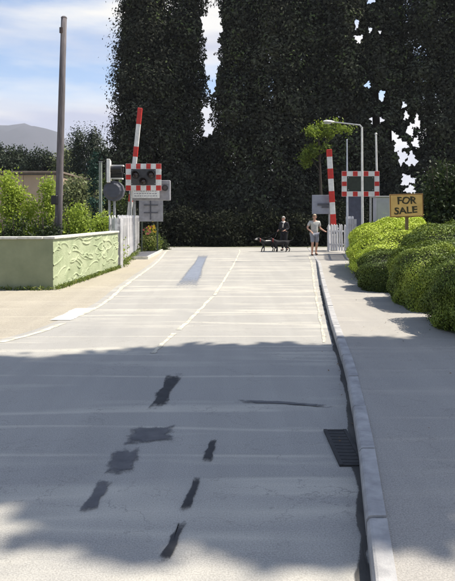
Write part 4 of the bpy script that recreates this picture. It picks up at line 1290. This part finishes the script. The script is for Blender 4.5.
M_skin = mat('skin', (0.52, 0.30, 0.21), (0.46, 0.255, 0.175), rough=0.55, scale=10)
M_ghair = mat('grey_hair', (0.50, 0.48, 0.45), (0.36, 0.34, 0.32), rough=.7, scale=60)
M_bhair = mat('fair_hair', (0.50, 0.40, 0.27), (0.36, 0.28, 0.18), rough=.7, scale=60)
M_dcloth = mat('charcoal_cloth', (0.022, 0.022, 0.028), (0.014, 0.014, 0.017), rough=.9, scale=20, bump=.004)
M_dtrous = mat('black_cloth', (0.016, 0.016, 0.02), rough=.9, scale=20)
M_wcloth = mat('white_cloth', (0.72, 0.70, 0.66), rough=.85, scale=20)
M_gshirt = mat('pale_grey_cloth', (0.50, 0.50, 0.46), (0.40, 0.40, 0.38), rough=.9, scale=12, bump=.004)
M_gshort = mat('blue_grey_cloth', (0.27, 0.28, 0.32), (0.20, 0.21, 0.245), rough=.9, scale=12, bump=.004)
M_shoe = mat('brown_leather', (0.10, 0.05, 0.03), rough=.6)
M_bshoe = mat('black_leather', (0.015, 0.015, 0.015), rough=.5)
M_eye = mat('dark_eye', (0.02, 0.015, 0.012), rough=.2)
M_lip = mat('lip', (0.36, 0.13, 0.11), rough=.5)

def person(label, loc, rz, J, top, top_m, sleeves_long, legs_long, leg_m, hair_m, shoe_m, hgt=1.66, scarf=None):
    """J: joints in a body frame that looks towards -Y; one skinned body, clothes over it"""
    t = thing('person', label, 'person', loc, rz)
    k = hgt / 1.70
    t.scale = (k, k, k)
    V, E, Rd, id_ = [], [], [], {}
    def add(n, p, rd, par=None):
        id_[n] = len(V); V.append(Vector(p)); Rd.append(rd)
        if par: E.append((id_[par], id_[n]))
    add('pelvis', J['pelvis'], (.135, .10))
    add('belly', J['belly'], (.13, .10), 'pelvis')
    add('chest', J['chest'], (.155, .11), 'belly')
    add('upper', J['upper'], (.12, .085), 'chest')
    add('neck', J['neck'], .052, 'upper')
    add('jaw', J['jaw'], (.062, .066), 'neck')
    add('face', J['face'], (.076, .092), 'jaw')
    add('crown', J['crown'], (.060, .070), 'face')
    for s in ('l', 'r'):
        add('sh' + s, J['sh' + s], .058, 'upper')
        add('el' + s, J['el' + s], .042, 'sh' + s)
        add('wr' + s, J['wr' + s], (.028, .028), 'el' + s)
        w, e = Vector(J['wr' + s]), Vector(J['el' + s])
        d = (w - e).normalized()
        palm = w + d * .055
        add('pa' + s, palm, (.03, .02), 'wr' + s)
        side = d.cross(Vector((0, 0, 1)) if abs(d.z) < .85 else Vector((0, 1, 0))).normalized()
        curl = side.cross(d).normalized() * (-1 if s == 'l' else 1)
        for f, (off, ln) in enumerate(((-.026, .068), (-.009, .078), (.009, .073), (.025, .058))):
            a_ = palm + d * .035 + side * off
            add('f%d%s' % (f, s), a_, .0095, 'pa' + s)
            add('g%d%s' % (f, s), a_ + d * ln * .5 + curl * .006, .009, 'f%d%s' % (f, s))
            add('h%d%s' % (f, s), a_ + d * ln * .82 + curl * .03, .007, 'g%d%s' % (f, s))
        add('t0' + s, w + d * .03 - side * .034, .011, 'pa' + s)
        add('t1' + s, w + d * .075 - side * .05 + curl * .012, .009, 't0' + s)
        add('hip' + s, J['hip' + s], .085, 'pelvis')
        add('kn' + s, J['kn' + s], .055, 'hip' + s)
        kn, an = Vector(J['kn' + s]), Vector(J['an' + s])
        add('ca' + s, kn.lerp(an, .35) + Vector((0, .012, 0)), .056, 'kn' + s)
        add('an' + s, an, .036, 'ca' + s)
        add('to' + s, J['to' + s], (.036, .026), 'an' + s)
    body = skin('body', V, E, Rd, 0, [M_skin], t, sub=1)
    f = Vector(J['face']); cr = Vector(J['crown']); jw = Vector(J['jaw'])
    fwd = Vector(J.get('look', (0, -1, 0))).normalized(); rt = fwd.cross(Vector((0, 0, 1))).normalized()
    up = rt.cross(fwd)
    bm = BM(); tube(bm, [f + fwd * .078 + up * .015, f + fwd * .108 - up * .022, f + fwd * .08 - up * .03], [.008, .014, .008], 6); obj('nose', bm, M_skin, body, smooth=True)
    for s in (-1, 1):
        bm = BM(); ball(bm, f + fwd * .079 + rt * s * .03 + up * .018, .0115, 8, 6); obj('eye', bm, M_eye, body)
        bm = BM(); ball(bm, f + rt * s * .074 - up * .005, .024, 8, 6, (.5, .8, 1.2)); obj('ear', bm, M_skin, body, smooth=True)
    bm = BM(); ball(bm, f + fwd * .077 - up * .055, .02, 8, 5, (1, .5, .35)); obj('mouth', bm, M_lip, body)
    # hair: cap over the back and top of the head
    bm = BM(); c = f.lerp(cr, .35) - fwd * .012
    ball(bm, (0, 0, 0), .098, 16, 12, (.93, 1.05, 1.08))
    kill = [v for v in bm.verts if (v.co.dot(fwd) > .02 and v.co.z < .035) or v.co.z < -.062]
    bmesh.ops.delete(bm, geom=kill, context='VERTS')
    bmesh.ops.translate(bm, vec=c, verts=bm.verts[:])
    obj('hair', bm, hair_m, t, smooth=True)
    # top
    add_ = .018
    Vt, Et, Rt, it = [], [], [], {}
    def addt(n, p, rd, par=None):
        it[n] = len(Vt); Vt.append(Vector(p)); Rt.append(rd)
        if par: Et.append((it[par], it[n]))
    pv = Vector(J['pelvis'])
    addt('hem', pv + Vector((0, 0, -.06)), (.165, .13)); addt('belly', J['belly'], (.158, .125), 'hem'); addt('chest', J['chest'], (.178, .13), 'belly'); addt('upper', J['upper'], (.135, .10), 'chest'); addt('collar', Vector(J['neck']) - Vector((0, 0, .035)), .062, 'upper')
    for s in ('l', 'r'):
        sh, el, wr = Vector(J['sh' + s]), Vector(J['el' + s]), Vector(J['wr' + s])
        addt('sh' + s, sh, .076, 'upper')
        if sleeves_long:
            addt('el' + s, el, .058, 'sh' + s); addt('cu' + s, el.lerp(wr, .9), .044, 'el' + s)
        else:
            addt('cu' + s, sh.lerp(el, .72), .066, 'sh' + s)
    skin(top, Vt, Et, Rt, 0, [top_m], t, sub=1)
    Vt, Et, Rt, it = [], [], [], {}
    addt('pelvis', pv + Vector((0, 0, .03)), (.152, .118))
    for s in ('l', 'r'):
        hp, kn, an = Vector(J['hip' + s]), Vector(J['kn' + s]), Vector(J['an' + s])
        addt('hip' + s, hp, .108, 'pelvis')
        if legs_long:
            addt('kn' + s, kn, .078, 'hip' + s); addt('an' + s, an + Vector((0, 0, .02)), .06, 'kn' + s)
        else:
            addt('md' + s, hp.lerp(kn, .5), .10, 'hip' + s); addt('kn' + s, hp.lerp(kn, .93), .088, 'md' + s)
    skin('trousers' if legs_long else 'shorts', Vt, Et, Rt, 0, [leg_m], t, sub=1)
    for s in ('l', 'r'):
        an, to = Vector(J['an' + s]), Vector(J['to' + s])
        d = (to - an); d.z = 0; d = d.normalized()
        z0 = min(an.z - .085, to.z - .035)
        skin('shoe', [an + Vector((0, 0, -.03)) - d * .045, an + d * .05 + Vector((0, 0, -.045)), to + d * .03], [(0, 1), (1, 2)], [(.05, .055), (.05, .045), (.046, .034)], 0, [shoe_m], t, sub=1)
    if scarf:
        bm = BM(); n_ = Vector(J['neck']); u_ = Vector(J['upper']); c_ = Vector(J['chest'])
        tube(bm, [n_ + Vector((.06, -.04, -.01)), n_ + Vector((.075, -.10, -.07)), c_ + Vector((.06, -.155, .05)), c_ + Vector((.05, -.16, -.10))], [.03, .034, .032, .022], 8)
        tube(bm, [n_ + Vector((.06, .03, 0)), n_ + Vector((-.06, .03, 0)), n_ + Vector((-.065, -.05, -.02)), n_ + Vector((0, -.095, -.045)), n_ + Vector((.065, -.09, -.05))], [.026] * 5, 8)
        obj('scarf', bm, scarf, t, smooth=True)
    return t

JA = dict(pelvis=(0, .0, .92), belly=(0, -.005, 1.07), chest=(0, 0, 1.25), upper=(0, .005, 1.37), neck=(0, -.01, 1.455), jaw=(0, -.03, 1.525), face=(0, -.035, 1.585), crown=(0, -.02, 1.645),
          shl=(-.185, .0, 1.375), ell=(-.30, .02, 1.14), wrl=(-.20, -.17, 1.00), shr=(.185, .0, 1.375), elr=(.255, .05, 1.12), wrr=(.36, -.17, 1.02),
          hipl=(-.09, 0, .88), knl=(-.11, -.10, .49), anl=(-.10, .02, .10), tol=(-.11, -.12, .045), hipr=(.09, 0, .88), knr=(.10, .0, .48), anr=(.10, .14, .12), tor=(.11, .02, .045))
ym = 24.6
person('man in pale grey shirt and blue-grey shorts walking towards the viewer at the crossing', (xa(314.5, ym), ym, 0.012), R(8), JA, 't_shirt', M_gshirt, False, False, M_gshort, M_bhair, M_shoe, 1.70)
JB = dict(pelvis=(0, .02, .92), belly=(0, .0, 1.07), chest=(0, -.02, 1.25), upper=(0, -.015, 1.37), neck=(0, -.035, 1.455), jaw=(0, -.065, 1.52), face=(0, -.07, 1.58), crown=(0, -.05, 1.64),
          shl=(-.185, -.01, 1.37), ell=(-.27, .06, 1.12), wrl=(-.20, -.20, 1.03), shr=(.185, -.01, 1.37), elr=(.245, .05, 1.12), wrr=(.17, -.20, 1.02),
          hipl=(-.09, .02, .88), knl=(-.10, -.06, .48), anl=(-.10, .05, .10), tol=(-.11, -.09, .045), hipr=(.09, .02, .88), knr=(.10, .0, .48), anr=(.10, .16, .12), tor=(.11, .04, .05))
yw = 28.0
wx = xa(284, yw)
person('grey-haired person in dark clothes with a white scarf walking two black dogs', (wx, yw, 0.01), R(-38), JB, 'jacket', M_dcloth, True, True, M_dtrous, M_ghair, M_bshoe, 1.62, scarf=M_wcloth)

M_dogb = mat('black_fur', (0.016, 0.015, 0.015), (0.009, 0.009, 0.009), rough=.8, scale=40)
M_dogw = mat('white_fur', (0.55, 0.53, 0.49), rough=.85, scale=40)
def dog(label, loc, rz, white, step=0):
    """looks towards -X; shoulder about 0.5 m"""
    t = thing('dog', label, 'dog', loc, rz, 'black dogs at the crossing')
    V, E, Rd, id_ = [], [], [], {}
    def add(n, p, rd, par=None):
        id_[n] = len(V); V.append(Vector(p)); Rd.append(rd)
        if par: E.append((id_[par], id_[n]))
    add('mid', (0, 0, .42), (.10, .105)); add('chest', (-.20, 0, .41), (.11, .135), 'mid'); add('loin', (.17, 0, .45), (.085, .08), 'mid'); add('rump', (.30, 0, .45), (.09, .095), 'loin')
    add('neck', (-.34, 0, .52), .072, 'chest'); add('skull', (-.45, 0, .60), .075, 'neck'); add('muz', (-.54, 0, .575), .043, 'skull'); add('tip', (-.61, 0, .56), .03, 'muz')
    add('ta', (.40, 0, .50), .03, 'rump'); add('tb', (.50, 0, .54), .022, 'ta'); add('tc', (.58, 0, .62), .012, 'tb')
    for s in (-1, 1):
        o = .07 * (s if step == 0 else -s)
        n = 'a' if s < 0 else 'b'
        add('s' + n, (-.22, s * .075, .36), .055, 'chest'); add('e' + n, (-.20 + o * .3, s * .08, .25), .038, 's' + n); add('w' + n, (-.23 + o, s * .08, .12), .024, 'e' + n); add('p' + n, (-.24 + o, s * .08, .02), .026, 'w' + n); add('q' + n, (-.28 + o, s * .08, .015), .02, 'p' + n)
        add('h' + n, (.27, s * .07, .36), .07, 'rump'); add('k' + n, (.20 - o * .4, s * .08, .26), .046, 'h' + n); add('hk' + n, (.33 - o, s * .08, .15), .024, 'k' + n); add('hp' + n, (.30 - o, s * .08, .02), .025, 'hk' + n); add('hq' + n, (.26 - o, s * .08, .015), .02, 'hp' + n)
    skin('body', V, E, Rd, 0, [M_dogb, M_dogw], t, sub=1, matf=lambda c: 1 if white(c) else 0)
    for s in (-1, 1):
        bm = BM(); tube(bm, [(-.43, s * .055, .645), (-.44, s * .085, .62), (-.45, s * .088, .55)], [.022, .03, .012], 6); obj('ear', bm, M_dogb, t, smooth=True)
        bm = BM(); ball(bm, (-.512, s * .042, .615), .011, 7, 5); obj('eye', bm, M_eye, t)
    bm = BM(); ball(bm, (-.638, 0, .565), .017, 8, 6); obj('nose', bm, M_bshoe, t)
    bm = BM()
    n = 12
    tube(bm, [(-.355 + .01 * math.cos(2 * math.pi * k / n), .082 * math.cos(2 * math.pi * k / n), .53 + .082 * math.sin(2 * math.pi * k / n)) for k in range(n + 1)], [.011] * (n + 1), 5); obj('collar', bm, M_red, t)
    return t
d1 = (xa(268, 27.6), 27.6, 0.009); d2 = (xa(281, 27.3), 27.3, 0.009)
dog('black dog with white patches on its back, leading on the left', d1, R(6), lambda c: (c.z > .50 and -.15 < c.x < .22) or (c.x < -.5) or (c.x < -.2 and c.z < .3 and abs(c.y) < .05))
dog('all black dog standing close in front of the person in dark clothes', d2, R(-6), lambda c: False, step=1)
# leads
for (dx, dy), lab in (((d1[0] - .34, d1[1]), 'thin black lead running to the dog with white patches'), ((d2[0] - .34, d2[1]), 'thin black lead running to the all black dog')):
    hand = Vector((wx - .32, yw - .10, .93))
    end = Vector((dx, dy, .60))
    bm = BM(); tube(bm, [hand, hand.lerp(end, .5) - Vector((0, 0, .08)), end], .008, 5)
    tag(obj('dog_lead', bm, M_black), lab, 'lead', 'dog leads')
